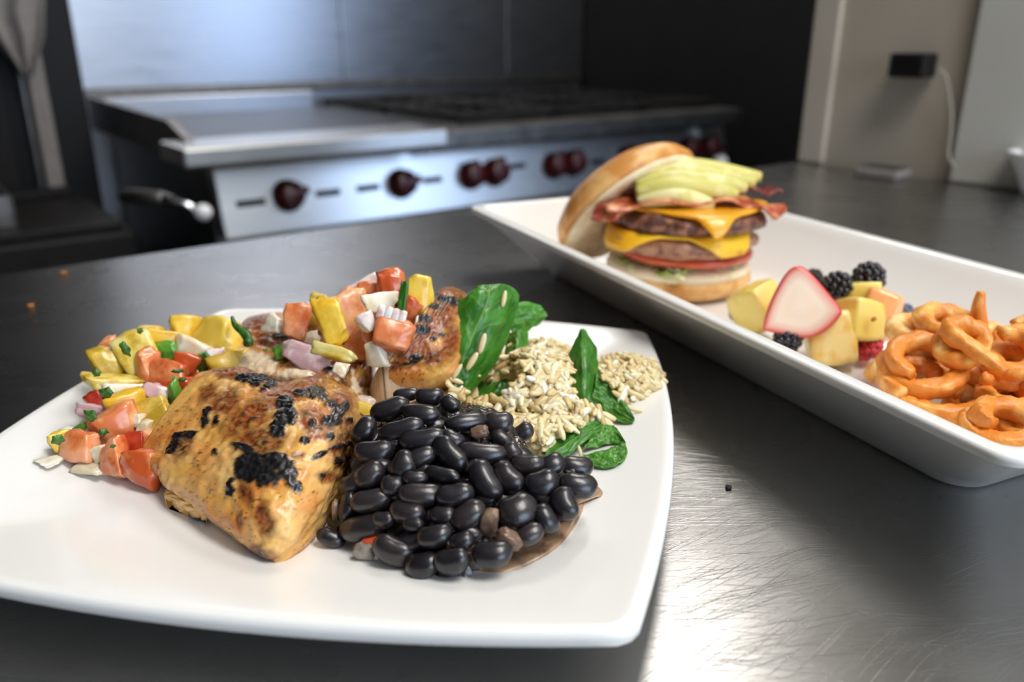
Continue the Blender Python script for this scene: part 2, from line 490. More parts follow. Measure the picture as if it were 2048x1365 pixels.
# burner top and front rail
box('front_rail', 0.995, RR, PF - 0.045, PF + 0.05, -0.062, -0.020, M['steel_dark'], rng_, bevel=0.006)
box('burner_tray', GR, RR, PF + 0.05, 2.44, -0.045, -0.030, M['black_iron'], rng_)
cw = (RR - GR) / 3
gm = []
n = 6
def grate_mesh():
    L, Wd = cw - 0.012, 0.37
    P = []
    def bar(x0, x1, y0, y1, z0=0.018, z1=0.032): P.append(box_mesh('bar', x0, x1, y0, y1, z0, z1, 0.003, room=False))
    t = 0.012
    bar(0, L, 0, t); bar(0, L, Wd - t, Wd); bar(0, t, t, Wd - t); bar(L - t, L, t, Wd - t)
    for i in range(1, 5):
        x = L * i / 5; bar(x - 0.005, x + 0.005, t, Wd * 0.36); bar(x - 0.005, x + 0.005, Wd * 0.64, Wd - t)
    for i in (1, 2, 3):
        y = Wd * i / 4; bar(t, L * 0.3, y - 0.005, y + 0.005); bar(L * 0.7, L - t, y - 0.005, y + 0.005)
    for x in (0.003, L - 0.013):
        for y in (0.003, Wd - 0.013): bar(x, x + 0.01, y, y + 0.01, 0.0, 0.018)
    m = join_meshes('grate', P); m.materials.append(M['black_iron']); return m
gmesh = grate_mesh()
v, f = lathe([(0, 0), (0.05, 0), (0.055, 0.006), (0.045, 0.012), (0.02, 0.014), (0.0, 0.014)], 20)
bmesh_ = pymesh('burner', v, f); bmesh_.materials.append(M['steel_dark'])
for i in range(3):
    for j in range(2):
        g = bpy.data.objects.new('grate', gmesh); COL.objects.link(g); g.parent = rng_; g.matrix_parent_inverse = Matrix.Translation(-rng_.location)
        g.matrix_basis = Matrix.Translation(W(GR + 0.006 + i * cw, PF + 0.06 + j * 0.375, -0.030)) @ Matrix.Rotation(TH, 4, 'Z')
        bo = bpy.data.objects.new('burner', bmesh_); COL.objects.link(bo); bo.parent = rng_; bo.matrix_parent_inverse = Matrix.Translation(-rng_.location)
        bo.matrix_basis = Matrix.Translation(W(GR + (i + 0.5) * cw, PF + 0.245 + j * 0.375, -0.030))
# backsplash sheets on the wall
bs = empty('backsplash', W(1.3, 2.5, -0.05)); tag(bs, 'brushed stainless steel backsplash behind the range', 'backsplash')
for a0, a1, nm in ((0.44, 1.232, 'sheet'), (1.236, 1.872, 'sheet'), (1.876, 2.236, 'sheet')):
    box(nm, a0, a1, 2.502, 2.519, 0.045, CEIL - 0.35, M['steel_back'], bs, bevel=0.002)
box('lower_rail', 0.44, 2.236, 2.495, 2.519, 0.022, 0.042, M['steel_dark'], bs, bevel=0.003)
box('lower_sheet', 0.44, 2.236, 2.505, 2.519, -0.4, 0.020, M['steel_back'], bs)

# ------------------------------------------------------------------ dark equipment at the left of the range
c = empty('tall_cabinet', W(0.0, 2.3, FLOOR)); tag(c, 'tall black equipment cabinet left of the steel backsplash', 'cabinet')
box('body', -0.55, 0.425, 2.22, 2.515, FLOOR + 0.06, CEIL - 0.2, M['black_paint'], c, bevel=0.006)
box('plinth', -0.52, 0.40, 2.25, 2.5, FLOOR, FLOOR + 0.06, M['black_iron'], c)
box('door_panel', -0.52, 0.26, 2.205, 2.22, FLOOR + 0.1, CEIL - 0.25, M['black_iron'], c, bevel=0.004)
box('hinge_rail', 0.29, 0.30, 2.19, 2.22, FLOOR + 0.1, CEIL - 0.25, M['steel_dark'], c, bevel=0.003)
fr = empty('deep_fryer', W(0.1, 1.85, FLOOR)); tag(fr, 'black fryer with wire baskets left of the range', 'fryer')
box('body', -0.25, 0.36, 1.62, 2.16, FLOOR + 0.1, -0.16, M['black_iron'], fr, bevel=0.008)
box('basin_rim', -0.23, 0.34, 1.64, 1.70, -0.16, -0.145, M['black_iron'], fr, bevel=0.003)
box('basin_rim', -0.23, 0.34, 2.08, 2.14, -0.16, -0.145, M['black_iron'], fr, bevel=0.003)
for a in (-0.2, 0.3):
    for b in (1.68, 2.1): box('foot', a - 0.02, a + 0.02, b - 0.02, b + 0.02, FLOOR, FLOOR + 0.1, M['chrome'], fr)
for k, a in enumerate((-0.13, 0.09)):
    P = []
    for i in range(8):
        P.append(box_mesh('w', a - 0.085 + i * 0.024, a - 0.082 + i * 0.024, 1.72, 2.04, -0.13, -0.125))
        P.append(box_mesh('w', a - 0.087, a + 0.09, 1.72 + i * 0.045, 1.724 + i * 0.045, -0.1285, -0.1245))
    for (p, q, s, t) in ((a - 0.09, a - 0.084, 1.71, 2.05), (a + 0.084, a + 0.09, 1.71, 2.05), (a - 0.09, a + 0.09, 1.71, 1.716), (a - 0.09, a + 0.09, 2.044, 2.05)):
        P.append(box_mesh('w', p, q, s, t, -0.145, -0.09))
    o = link('basket', join_meshes('basket', P), M['steel_dark'], fr, smooth=False)
    v, f = tube([W(a, 1.72, -0.1), W(a, 1.64, -0.075), W(a, 1.52, -0.06)], 0.008, 8); link('basket_handle', pymesh('basket_handle', v, f), M['steel_dark'], o)
# drain valve with a pale lever beside the control panel
vl = empty('drain_valve', W(0.44, 1.60, -0.14)); tag(vl, 'small shiny valve lever between fryer and control panel', 'valve')
p0, p1, p2 = W(0.372, 1.66, -0.105), W(0.40, 1.57, -0.10), W(0.455, 1.53, -0.125)
v, f = tube([W(0.364, 1.70, -0.11), p0, p1], 0.014, 12); link('pipe', pymesh('pipe', v, f), M['steel_dark'], vl)
v, f = tube([p1, (p1 + p2) / 2 + Vector((0, 0, 0.004)), p2], [0.012, 0.008, 0.007], 10); link('lever', pymesh('lever', v, f), M['chrome'], vl)
v, f = lathe([(0.0, -0.016), (0.009, -0.0135), (0.015, -0.006), (0.016, 0), (0.015, 0.006), (0.009, 0.0135), (0.0, 0.016)], 16, p2); link('lever_ball', pymesh('lever_ball', v, f), M['white_plastic'], vl)
# hanging towel on a hook in front of the cabinet, and an upright post
ps = empty('steel_post', W(0.2, 2.17, FLOOR)); tag(ps, 'dull steel upright post in front of the black cabinet', 'post')
a0 = ptY(88, 250, 2.0)
def at_e2(u, v, b):
    d = ray(u, v); t = b / d.dot(E2); p = d * t; return Vector((p.x, p.y, CAM_H + d.z * t))
pp = at_e2(88, 250, 2.19); pa = pp.dot(E1)
box('tube', pa - 0.018, pa + 0.018, 2.172, 2.202, FLOOR + 0.01, CEIL - 0.3, M['cloth'], ps, bevel=0.004)
box('foot_plate', pa - 0.04, pa + 0.04, 2.165, 2.204, FLOOR, FLOOR + 0.01, M['steel_dark'], ps)
hk = tag(link('towel_hook', pymesh('h', *tube([W(pa - 0.09, 2.20, 0.60), W(pa - 0.09, 2.15, 0.60), W(pa - 0.09, 2.13, 0.63)], 0.006, 8)), M['chrome']), 'small hook holding the grey towel', 'hook')
vs = []; NR, NC = 36, 20
for side in (0, 1):
    for i in range(NR):
        t = i / (NR - 1)
        v_ = -160 + t * 312
        wl = -70 + 20 * t if t < 0.6 else -58 + (t - 0.6) / 0.4 * 105
        wr = 92 - 4 * t if t < 0.75 else 89 - (t - 0.75) / 0.25 * 24
        for j in range(NC):
            s = j / (NC - 1)
            b = 2.125 + 0.016 * math.sin(s * 15 + t * 2) * (0.4 + 0.6 * t) + (0.004 if side else 0)
            vs.append(at_e2(wl + (wr - wl) * s, v_, b))
fs = []
for side in (0, 1):
    for i in range(NR - 1):
        for j in range(NC - 1):
            k = side * NR * NC + i * NC + j
            q = (k, k + 1, k + NC + 1, k + NC); fs.append(q if side else q[::-1])
per = [(0, j) for j in range(NC)] + [(i, NC - 1) for i in range(1, NR)] + [(NR - 1, j) for j in range(NC - 2, -1, -1)] + [(i, 0) for i in range(NR - 2, 0, -1)]
for k in range(len(per)):
    a, b = per[k], per[(k + 1) % len(per)]
    ia, ib = a[0] * NC + a[1], b[0] * NC + b[1]
    fs.append((ia, ib, ib + NR * NC, ia + NR * NC))
me = pymesh('towel', vs, fs); fix_normals(me)
tag(link('hanging_towel', me, M['cloth']), 'grey cloth towel hanging at the far left with a pointed lower end', 'towel')

# ------------------------------------------------------------------ things by the beige wall
def at_e1(u, v, a):
    d = ray(u, v); t = a / d.dot(E1); p = d * t; return Vector((p.x, p.y, CAM_H + d.z * t))
p = at_e1(1840, 130, PA); pb, pz = p.dot(E2), p.z
ch = empty('wall_charger', W(PA, pb, pz)); tag(ch, 'black plug-in charger with a cord on the beige wall', 'charger')
box('charger_body', PA - 0.036, PA - 0.0005, pb - 0.024, pb + 0.024, pz - 0.015, pz + 0.015, M['dark_rubber'], ch, bevel=0.004)
pts = [at_e1(u, v, a) for u, v, a in ((1872, 138, PA - 0.022), (1890, 150, PA - 0.022), (1898, 185, PA - 0.020), (1903, 230, PA - 0.018), (1901, 270, PA - 0.018), (1897, 310, PA - 0.02), (1908, 335, PA - 0.026))]
path = [Vector(q) for q in catmull(np.array([tuple(q) for q in pts]), np.linspace(0, 1, 40))]
path = [Vector((q.x, q.y, max(q.z, 0.004))) for q in path]
v, f = tube(path, 0.0018, 8); link('charger_cord', pymesh('charger_cord', v, f), M['cord'], ch)
p = ptZ(1808, 346, 0.0)
b0 = p.dot(E2)
ob = empty('door_stop_block', W(PA - 0.045, b0, 0.0)); tag(ob, 'small flat grey block lying on the counter by the beige wall', 'block')
ob.name = 'flat_block'
box('block', PA - 0.062, PA - 0.022, b0 - 0.03, b0 + 0.03, 0.0002, 0.012, M['cloth'], ob, bevel=0.003)
box('block_lid', PA - 0.058, PA - 0.026, b0 - 0.026, b0 + 0.026, 0.012, 0.014, M['steel_dark'], ob)
# white bowl at the right edge of the frame
cb = ptZ(2086, 392, 0.0)
v, f = lathe([(0.0, 0.0), (0.022, 0.0), (0.024, 0.004), (0.030, 0.02), (0.041, 0.043), (0.0455, 0.048), (0.0455, 0.050), (0.040, 0.048), (0.028, 0.02), (0.02, 0.008), (0.0, 0.007)], 48, cb)
o = link('white_bowl', pymesh('white_bowl', v, f), M['white_plastic']); recenter(o)
tag(o, 'small white bowl on the counter at the right edge by the wall', 'bowl')
# crumbs on the counter
for (u, v, s, mt, lb) in ((1457, 975, 0.0013, 'slot', 'tiny black crumb on the bare steel between plate and tray'), (62, 612, 0.002, 'crumb', 'tiny orange crumb on the counter at the far left'), (128, 546, 0.0022, 'crumb', 'tiny pale crumb near the far edge of the counter')):
    if 'crumb' not in M: M['crumb'] = plain('orange crumb', rgb(190, 120, 60), 0.6)
    p = ptZ(u, v, s * 0.6)
    o = link('crumb', blob('crumb', s, s * 0.8, s * 0.6, u, 0.7, 0.2), M[mt]); o.location = p
    tag(o, lb, 'crumb')
# ------------------------------------------------------------------ square dinner plate
PH = 0.152
PC = Vector((-0.456 * PH, 2.154 * PH, 0))
PU = Vector((0.987, -0.1617, 0)).normalized(); PV = Vector((0.1617, 0.987, 0)).normalized()
PHALF = 0.823 * PH
PZ = 0.0105                 # plate floor height
def plate_loop(r, z, nper=26, bul=0.0125):
    L = []
    H = PHALF * r; B = bul * r
    for k in range(4):
        a = k * math.pi / 2
        c, s = math.cos(a), math.sin(a)
        for i in range(nper):
            q = -0.965 + 1.93 * i / (nper - 1)
            x, y = q * H, -(H + B * (1 - q * q))
            X, Y = x * c - y * s, x * s + y * c
            L.append(PC + PU * X + PV * Y + Vector((0, 0, z)))
        x, y = 0.991 * H, -0.991 * H
        X, Y = x * c - y * s, x * s + y * c
        L.append(PC + PU * X + PV * Y + Vector((0, 0, z)))
    return L
prof = [(0.50, 0.0), (0.54, 0.0), (0.55, 0.003), (0.62, 0.0045), (0.80, 0.0095), (0.96, 0.0145), (0.992, 0.0162), (1.0, 0.0180), (1.0, 0.0200), (0.996, 0.0216), (0.985, 0.0221), (0.965, 0.0216),
        (0.90, 0.0193), (0.78, 0.0148), (0.70, 0.0122), (0.65, 0.0110), (0.60, PZ), (0.3, PZ), (0.02, PZ)]
v, f = loft([plate_loop(r, z) for r, z in prof])
o = link('dinner_plate', pymesh('dinner_plate', v, f), M['china']); recenter(o)
tag(o, 'white square dinner plate with bowed sides holding chicken, beans and rice', 'plate')

def plate_z(x, y):
    d = Vector((x, y, 0)) - PC; X, Y = abs(d.dot(PU)), abs(d.dot(PV))
    q = 0.8
    for _ in range(4):
        q = max(X / (PHALF + 0.0125 * (1 - min(1, Y / (PHALF * q)) ** 2)), Y / (PHALF + 0.0125 * (1 - min(1, X / (PHALF * q)) ** 2)), 0.05)
    return float(np.interp(q, [0.60, 0.65, 0.70, 0.78, 0.90, 0.965], [PZ, .0110, .0122, .0148, .0193, .0216]))
def above_plate(p, c=0.001):
    """slide a point towards the camera until it clears the plate"""
    o = Vector((0, 0, CAM_H))
    for _ in range(80):
        if p.z >= plate_z(p.x, p.y) + c: break
        p = p + (o - p).normalized() * 0.0006
    return p
# ------------------------------------------------------------------ grilled chicken
def spline_solid(grid, nr, nc, back, base_z):
    """closed solid: spline surface as its top, with the rim dropped to base"""
    S_ = surf(grid, nr, nc)
    return S_
CH = dict(pale=lin((244, 206, 136)), gold=lin((230, 172, 84)), orange=lin((212, 126, 46)), brown=lin((134, 56, 20)), dark=lin((62, 24, 14)), black=lin((24, 22, 24)), white=lin((246, 222, 188)))
def chicken(name, grid, nr, nc, patches, label, fiber=(3, 26), seed=0, tint=0.42, side=None, bumpy=0.0010, floor=PZ, sdir=1.0):
    S_ = surf(grid, nr, nc)
    # normals
    du = np.gradient(S_, axis=1); dv = np.gradient(S_, axis=0)
    N = np.cross(du, dv); N /= np.linalg.norm(N, axis=2, keepdims=True) + 1e-12
    if N[nr // 2, nc // 2, 2] < 0: N = -N
    cols = np.zeros((nr, nc, 3)); P = S_.copy()
    for i in range(nr):
        for j in range(nc):
            s, t = j / (nc - 1), i / (nr - 1)
            p3 = Vector(S_[i, j])
            n1 = fbm(Vector((s * fiber[0] + t * 2.5 * sdir + seed, t * fiber[1] * 0.3 - s * fiber[1] * 0.3 * sdir, seed * 1.7)), 4)
            n2 = fbm(p3 * 60 + Vector((seed, 0, 3)), 3)
            n3 = fbm(p3 * 260 + Vector((0, seed, 7)), 3)
            n4 = fbm(p3 * 750 + Vector((5, seed, 1)), 2)
            u, v = proj(p3)
            c = CH['gold'] + (CH['pale'] - CH['gold']) * np.clip(0.35 + 0.8 * n1, 0, 1)
            c = c + (CH['orange'] - c) * np.clip((n2 - 0.0) * 0.8 + tint * 0.5 + 0.6 * n1, 0, 0.9)
            dsp = 0.0007 * n1 + 0.0007 * n3
            if side is not None:
                w = side(s, t, u, v)
                c = c + (CH['white'] - c) * w
            br = 0.0; bl = 0.0; wh = 0.0
            for (kind, pu, pv, ru, rv, ang) in patches:
                dx, dy = u - pu, v - pv
                if abs(dx) > 3.2 * max(ru, rv) or abs(dy) > 3.2 * max(ru, rv): continue
                ca, sa = math.cos(R(ang)), math.sin(R(ang))
                q = math.sqrt(((dx * ca - dy * sa) / ru) ** 2 + ((dx * sa + dy * ca) / rv) ** 2)
                q += 0.42 * n3 + 0.30 * n2 + 0.16 * n4
                if kind == 'b': br = max(br, min(1, max(0, (1.6 - q) / 0.8)))
                elif kind == 'w': wh = max(wh, min(1, max(0, (1.15 - q) / 0.35)))
                else: bl = max(bl, min(1, max(0, (1.36 - q) / 0.25)))
            c = c + (CH['white'] - c) * wh
            bc = CH['brown'] + (CH['dark'] - CH['brown']) * np.clip(0.4 + 1.6 * n3, 0, 1)
            c = c + (bc - c) * br * np.clip(0.85 + 0.45 * n4, 0.3, 1) * (1 - wh)
            sp = np.clip((n4 - 0.42) * 8, 0, 1) * (1 - wh) * np.clip(0.6 + n2 * 2, 0, 1)
            c = c + (CH['dark'] - c) * sp * 0.8
            c = c + (CH['black'] * (1 + 0.5 * n4) - c) * bl
            cols[i, j] = np.clip(c, 0.004, 1)
            dsp += 0.0009 * bl * (0.7 + n4) - 0.0002 * br
            edge = min(1, 12 * min(s, t, 1 - s, 1 - t))
            P[i, j] = S_[i, j] + N[i, j] * dsp * edge * (bumpy / 0.0010)
    verts = P.reshape(-1, 3).tolist(); C = cols.reshape(-1, 3).tolist()
    faces = [(i * nc + j, i * nc + j + 1, (i + 1) * nc + j + 1, (i + 1) * nc + j) for i in range(nr - 1) for j in range(nc - 1)]
    per = [(0, j) for j in range(nc)] + [(i, nc - 1) for i in range(1, nr)] + [(nr - 1, j) for j in range(nc - 2, -1, -1)] + [(i, 0) for i in range(nr - 2, 0, -1)]
    cen = P.reshape(-1, 3).mean(0)
    base = len(verts); prev = [i * nc + j for i, j in per]
    for k, (fz, pull) in enumerate(((0.5, 0.02), (0.12, 0.05), (0.0, 0.12))):
        cur = []
        for (i, j) in per:
            q = P[i, j]; z = floor + max(0.0, q[2] - floor) * fz
            x = q[0] + (cen[0] - q[0]) * pull; y = q[1] + (cen[1] - q[1]) * pull
            cur.append(len(verts)); verts.append([x, y, z])
            C.append((cols[i, j] * 0.8 + CH['gold'] * 0.2).tolist())
        for a in range(len(per)):
            b = (a + 1) % len(per); faces.append((prev[a], prev[b], cur[b], cur[a]))
        prev = cur
    faces.append(tuple(prev))
    me = pymesh(name, verts, faces)
    set_colors(me, np.array(C)); fix_normals(me)
    o = link(name, me, M['chicken']); recenter(o)
    tag(o, label, 'chicken', 'grilled chicken pieces on the square plate')
    return o
M['chicken'] = attr_mat('grilled chicken', 0.34, 0.08, 0.3, 0.3, 900)
def Z(*rows): return [[ptZ(*p) for p in r] for r in rows]
def crop(k, x0, y0, L): return [(t, x0 + k * a, y0 + k * b, k * c, k * d, e) for (t, a, b, c, d, e) in L]
g1 = Z([(312, 935, .011), (350, 996, .011), (428, 1050, .011), (508, 1108, .011), (548, 1128, .0115), (580, 1118, .0115)],
       [(284, 902, .021), (325, 958, .021), (415, 1022, .021), (498, 1088, .018), (556, 1120, .014), (612, 1092, .0125)],
       [(298, 872, .026), (355, 910, .029), (440, 965, .030), (520, 1030, .028), (585, 1075, .021), (645, 1048, .0145)],
       [(325, 832, .031), (400, 856, .036), (480, 900, .038), (560, 958, .036), (630, 1005, .027), (690, 972, .017)],
       [(360, 786, .036), (440, 800, .042), (525, 838, .044), (605, 882, .042), (672, 915, .034), (716, 900, .021)],
       [(388, 754, .039), (470, 752, .045), (553, 786, .046), (630, 812, .046), (694, 838, .040), (724, 842, .025)],
       [(402, 744, .038), (480, 736, .043), (556, 768, .044), (640, 754, .046), (702, 786, .041), (726, 808, .027)],
       [(412, 742, .030), (490, 736, .034), (562, 766, .036), (645, 752, .038), (704, 782, .034), (727, 805, .022)])
pt1 = crop(0.3224, 260, 700, [
    ('k', 775, 190, 90, 28, -8), ('k', 870, 215, 60, 18, 30), ('k', 1010, 172, 35, 12, 0), ('k', 1170, 265, 62, 40, -20), ('k', 1065, 268, 40, 20, 0),
    ('k', 965, 335, 45, 38, 0), ('k', 970, 415, 56, 45, 0), ('k', 920, 490, 38, 42, 0), ('k', 1245, 445, 45, 33, 0), ('k', 1290, 390, 75, 26, 40), ('k', 1240, 340, 34, 22, 0),
    ('k', 765, 740, 85, 85, 0), ('k', 850, 795, 90, 50, 0), ('k', 895, 700, 75, 60, 0), ('k', 975, 760, 55, 65, 0), ('k', 1015, 840, 60, 34, -30), ('k', 700, 605, 60, 18, -20),
    ('k', 275, 590, 22, 75, -32), ('k', 335, 532, 75, 20, 10), ('k', 625, 860, 20, 52, -20), ('k', 472, 415, 20, 52, -20), ('k', 1170, 655, 40, 14, 25), ('k', 1290, 690, 22, 20, 0),
    ('k', 530, 635, 18, 18, 0), ('k', 540, 440, 20, 30, -20), ('k', 1080, 565, 26, 20, 0), ('k', 1330, 590, 80, 10, 15), ('k', 1240, 545, 20, 20, 0), ('k', 1185, 785, 22, 12, 0), ('k', 1355, 435, 22, 10, -20),
    ('k', 1130, 460, 18, 24, 0),
    ('b', 740, 390, 190, 70, 28), ('b', 600, 330, 90, 60, 30), ('b', 640, 130, 140, 34, 0), ('b', 800, 570, 150, 80, 0), ('b', 1150, 190, 80, 70, 0), ('b', 960, 260, 170, 60, 10),
    ('b', 820, 1020, 50, 70, 0), ('b', 850, 1090, 50, 60, 0), ('b', 1220, 790, 60, 30, 0), ('b', 1130, 430, 70, 70, 0), ('b', 1340, 600, 80, 130, 0), ('b', 1180, 500, 90, 50, 0),
    ('b', 680, 1060, 20, 60, 0), ('b', 720, 900, 40, 80, 20), ('b', 800, 1270, 90, 44, -20), ('b', 1300, 330, 80, 100, 0), ('b', 330, 600, 40, 70, -30), ('b', 1040, 650, 40, 20, 0), ('b', 480, 270, 40, 60, -40)])
chicken('chicken_breast', g1, 150, 150, pt1, 'large golden grilled chicken piece with black char in front, beside the beans', seed=1.3,
        side=lambda s, t, u, v: 0.35 * max(0, min(1, (0.10 - t) / 0.06)))
g2 = Z([(440, 770, .026), (520, 782, .030), (610, 775, .033), (690, 790, .030), (745, 800, .022)],
       [(445, 728, .033), (520, 742, .038), (600, 748, .040), (680, 752, .038), (748, 775, .026)],
       [(458, 690, .037), (530, 700, .042), (610, 706, .043), (690, 716, .041), (745, 740, .030)],
       [(478, 655, .040), (545, 652, .045), (620, 658, .047), (695, 672, .045), (748, 700, .034)],
       [(490, 640, .038), (548, 630, .043), (625, 636, .045), (700, 650, .044), (752, 680, .034)],
       [(498, 634, .026), (550, 626, .030), (630, 630, .033), (705, 645, .032), (755, 672, .026)])
pt2 = [('w', 505, 728, 62, 28, -20), ('w', 585, 750, 40, 14, 10), ('w', 712, 756, 10, 26, 12), ('b', 560, 668, 60, 26, 10), ('b', 525, 650, 40, 18, 0), ('b', 600, 690, 60, 30, 20), ('b', 660, 760, 40, 30, 0),
       ('b', 690, 735, 40, 20, 0), ('k', 565, 668, 16, 8, 0), ('k', 672, 738, 18, 6, 0), ('k', 610, 672, 14, 10, 0), ('k', 640, 765, 14, 8, 0), ('b', 740, 755, 22, 40, 0)]
chicken('chicken_breast', g2, 90, 100, pt2, 'sliced chicken piece with pale cut flesh under the salsa in the middle', seed=4.1, tint=0.9)
g3 = Z([(736, 806, .014), (770, 806, .014), (830, 800, .014), (900, 800, .014), (940, 800, .014)],
       [(736, 788, .024), (772, 780, .028), (830, 772, .030), (895, 765, .029), (945, 760, .026)],
       [(748, 752, .036), (780, 738, .040), (835, 728, .041), (895, 722, .040), (950, 720, .035)],
       [(772, 712, .046), (800, 700, .048), (845, 690, .049), (900, 684, .048), (955, 684, .042)],
       [(805, 674, .053), (828, 660, .055), (865, 648, .056), (910, 642, .055), (958, 648, .048)],
       [(838, 640, .058), (855, 618, .061), (882, 604, .062), (918, 604, .060), (958, 622, .052)],
       [(862, 612, .060), (872, 588, .063), (893, 577, .064), (922, 584, .061), (955, 612, .052)],
       [(872, 602, .048), (880, 584, .050), (896, 575, .051), (922, 582, .050), (955, 610, .044)])
pt3 = crop(0.2491, 460, 520, [('k', 1570, 475, 44, 28, 0), ('k', 1540, 560, 50, 28, 0), ('k', 1490, 790, 60, 35, 20), ('k', 1630, 635, 20, 14, 0), ('k', 1700, 600, 22, 14, 0), ('k', 1420, 830, 40, 18, 20), ('k', 1650, 375, 44, 18, 0), ('k', 1740, 320, 80, 30, -15),
     ('b', 1450, 740, 130, 90, 35), ('b', 1580, 560, 110, 80, 30), ('b', 1740, 330, 140, 110, 0), ('b', 1330, 850, 80, 40, 30), ('b', 1620, 780, 100, 60, 0), ('b', 1700, 480, 100, 100, 0), ('b', 1220, 950, 30, 60, 0), ('b', 1780, 640, 60, 120, 0)])
chicken('chicken_breast', g3, 110, 90, pt3, 'upright chicken slice with a thin pale cut edge behind the big spinach leaf', seed=8.2, tint=1.15,
        side=lambda s, t, u, v: max(0, min(1, (0.085 - s) / 0.03)) if t > 0.12 else 0)
g4 = Z([(690, 810, .014), (715, 812, .014), (738, 808, .014)], [(694, 780, .026), (716, 778, .029), (740, 776, .026)], [(700, 745, .034), (718, 738, .037), (738, 744, .034)], [(706, 728, .032), (720, 722, .034), (735, 728, .032)])
chicken('chicken_breast', g4, 40, 30, [('w', 702, 752, 8, 26, 12), ('b', 730, 785, 14, 30, 0)], 'small narrow chicken strip wedged between the two larger pieces', seed=2.2, tint=0.8)
# loose shred under the front piece
g5 = Z([(334, 1004, .0108), (370, 1030, .0108), (415, 1046, .0108)], [(328, 990, .016), (368, 1010, .017), (412, 1030, .016)], [(336, 972, .018), (372, 990, .019), (410, 1010, .018)])
chicken('chicken_shred', g5, 24, 30, [('k', 400, 1040, 20, 4, -20)], 'small torn yellow chicken shred under the left edge of the front piece', seed=5.5, tint=0.2)

# ------------------------------------------------------------------ pineapple and tomato salsa
M['mango'] = food('ripe mango', rgb(226, 178, 42), rgb(240, 206, 84), 90, 0.3, 0.3, 0.35, 0.15, 300)
M['pineapple'] = food('pineapple flesh', rgb(200, 164, 46), rgb(226, 198, 90), 160, 0.32, 0.3, 0.4, 0.35, 350, c3=rgb(226, 214, 140))
M['tomato'] = food('tomato flesh', rgb(202, 88, 40), rgb(226, 138, 82), 110, 0.28, 0.3, 0.45, 0.2, 300, c3=rgb(238, 164, 120))
M['tomato_pale'] = food('pale tomato flesh', rgb(220, 124, 72), rgb(238, 178, 124), 110, 0.3, 0.3, 0.4, 0.2, 300)
M['tomato_skin'] = food('red tomato skin', rgb(178, 48, 28), rgb(208, 84, 46), 90, 0.25, 0.2, 0.5, 0.1, 300)
M['onion'] = food('white onion', rgb(222, 206, 172), rgb(242, 234, 214), 120, 0.3, 0.35, 0.35, 0.1, 300)
M['red_onion'] = food('pale purple onion', rgb(212, 174, 176), rgb(240, 228, 218), 170, 0.3, 0.35, 0.35, 0.1, 300)
M['green_pepper'] = food('green pepper', rgb(38, 92, 18), rgb(96, 156, 50), 130, 0.28, 0.15, 0.45, 0.1, 300)
M['herb'] = food('cilantro leaf', rgb(24, 70, 16), rgb(52, 108, 30), 300, 0.4, 0.1, 0.2, 0.2, 500)
M['garlic'] = M['onion']
def img_matrix(ang, yaw=0.0, pitch=0.0):
    b = Matrix((tuple(IMG_R) + (0,), tuple(IMG_F) + (0,), tuple(IMG_U) + (0,), (0, 0, 0, 1))).transposed()
    return b @ Matrix.Rotation(R(-ang), 4, 'Y') @ Matrix.Rotation(R(yaw), 4, 'Z') @ Matrix.Rotation(R(pitch), 4, 'X')
def salsa_z(u, v):
    if u < 470:
        z = np.interp(v, [600, 640, 660, 720, 800, 880, 960, 1000], [.046, .044, .042, .036, .028, .021, .0155, .012])
    else:
        z = np.interp(v, [560, 600, 640, 680, 720, 760, 800], [.069, .064, .057, .051, .047, .042, .034])
        if u < 640: z -= 0.004
    return float(z)
KIND = {  # name, material, category, roundness, depth ratio
    'M': ('mango_chunk', 'mango', 'mango', 0.65, 0.8), 'P': ('pineapple_chunk', 'pineapple', 'pineapple', 0.6, 0.75),
    'T': ('tomato_dice', 'tomato', 'tomato', 0.55, 0.8), 'Q': ('tomato_dice', 'tomato_pale', 'tomato', 0.6, 0.8), 'S': ('tomato_dice', 'tomato_skin', 'tomato', 0.35, 0.5),
    'O': ('onion_piece', 'onion', 'onion', 0.4, 0.6), 'R': ('red_onion_piece', 'red_onion', 'onion', 0.4, 0.5), 'G': ('green_pepper_piece', 'green_pepper', 'pepper', 0.3, 0.45),
    'Y': ('yellow_pepper_piece', 'mango', 'pepper', 0.3, 0.45)}
def salsa_piece(kind, u, v, w, h, ang, label, z=None, dz=0.0, yaw=None, seed=None):
    nm, mt, cat, rd, dr = KIND[kind]
    seed = seed or int(u * 13 + v * 7)
    rg = random.Random(seed)
    z = (salsa_z(u, v) if z is None else z) + dz
    p = ptZ(u, v, z); s = depth_of(p) / FPX / 2
    yaw = rg.uniform(-30, 30) if yaw is None else yaw
    hw, hh = w * s, h * s; hd = max(0.0022, min(hw, hh) * dr) if kind in 'GYS' else max(0.003, (hw + hh) / 2 * dr)
    k = 1.22
    me = blob(nm, hw * k, hd, hh * k, seed, rd, 0.16, 1.5, 8, 0.30)
    me.transform(img_matrix(ang, yaw, rg.uniform(-12, 12)))
    # keep above the plate
    zs = min(q.co.z for q in me.vertices)
    pzz = plate_z(p.x, p.y)
    if p.z + zs < pzz + 0.0004: p.z = pzz + 0.0004 - zs
    o = link(nm, me, M[mt]); o.location = p; recenter(o)
    return tag(o, label, cat, 'salsa pieces on the square plate')
A = lambda cx, cy: (60 + .2931 * cx, 600 + .2931 * cy)
B = lambda cx, cy: (460 + .2491 * cx, 520 + .2491 * cy)
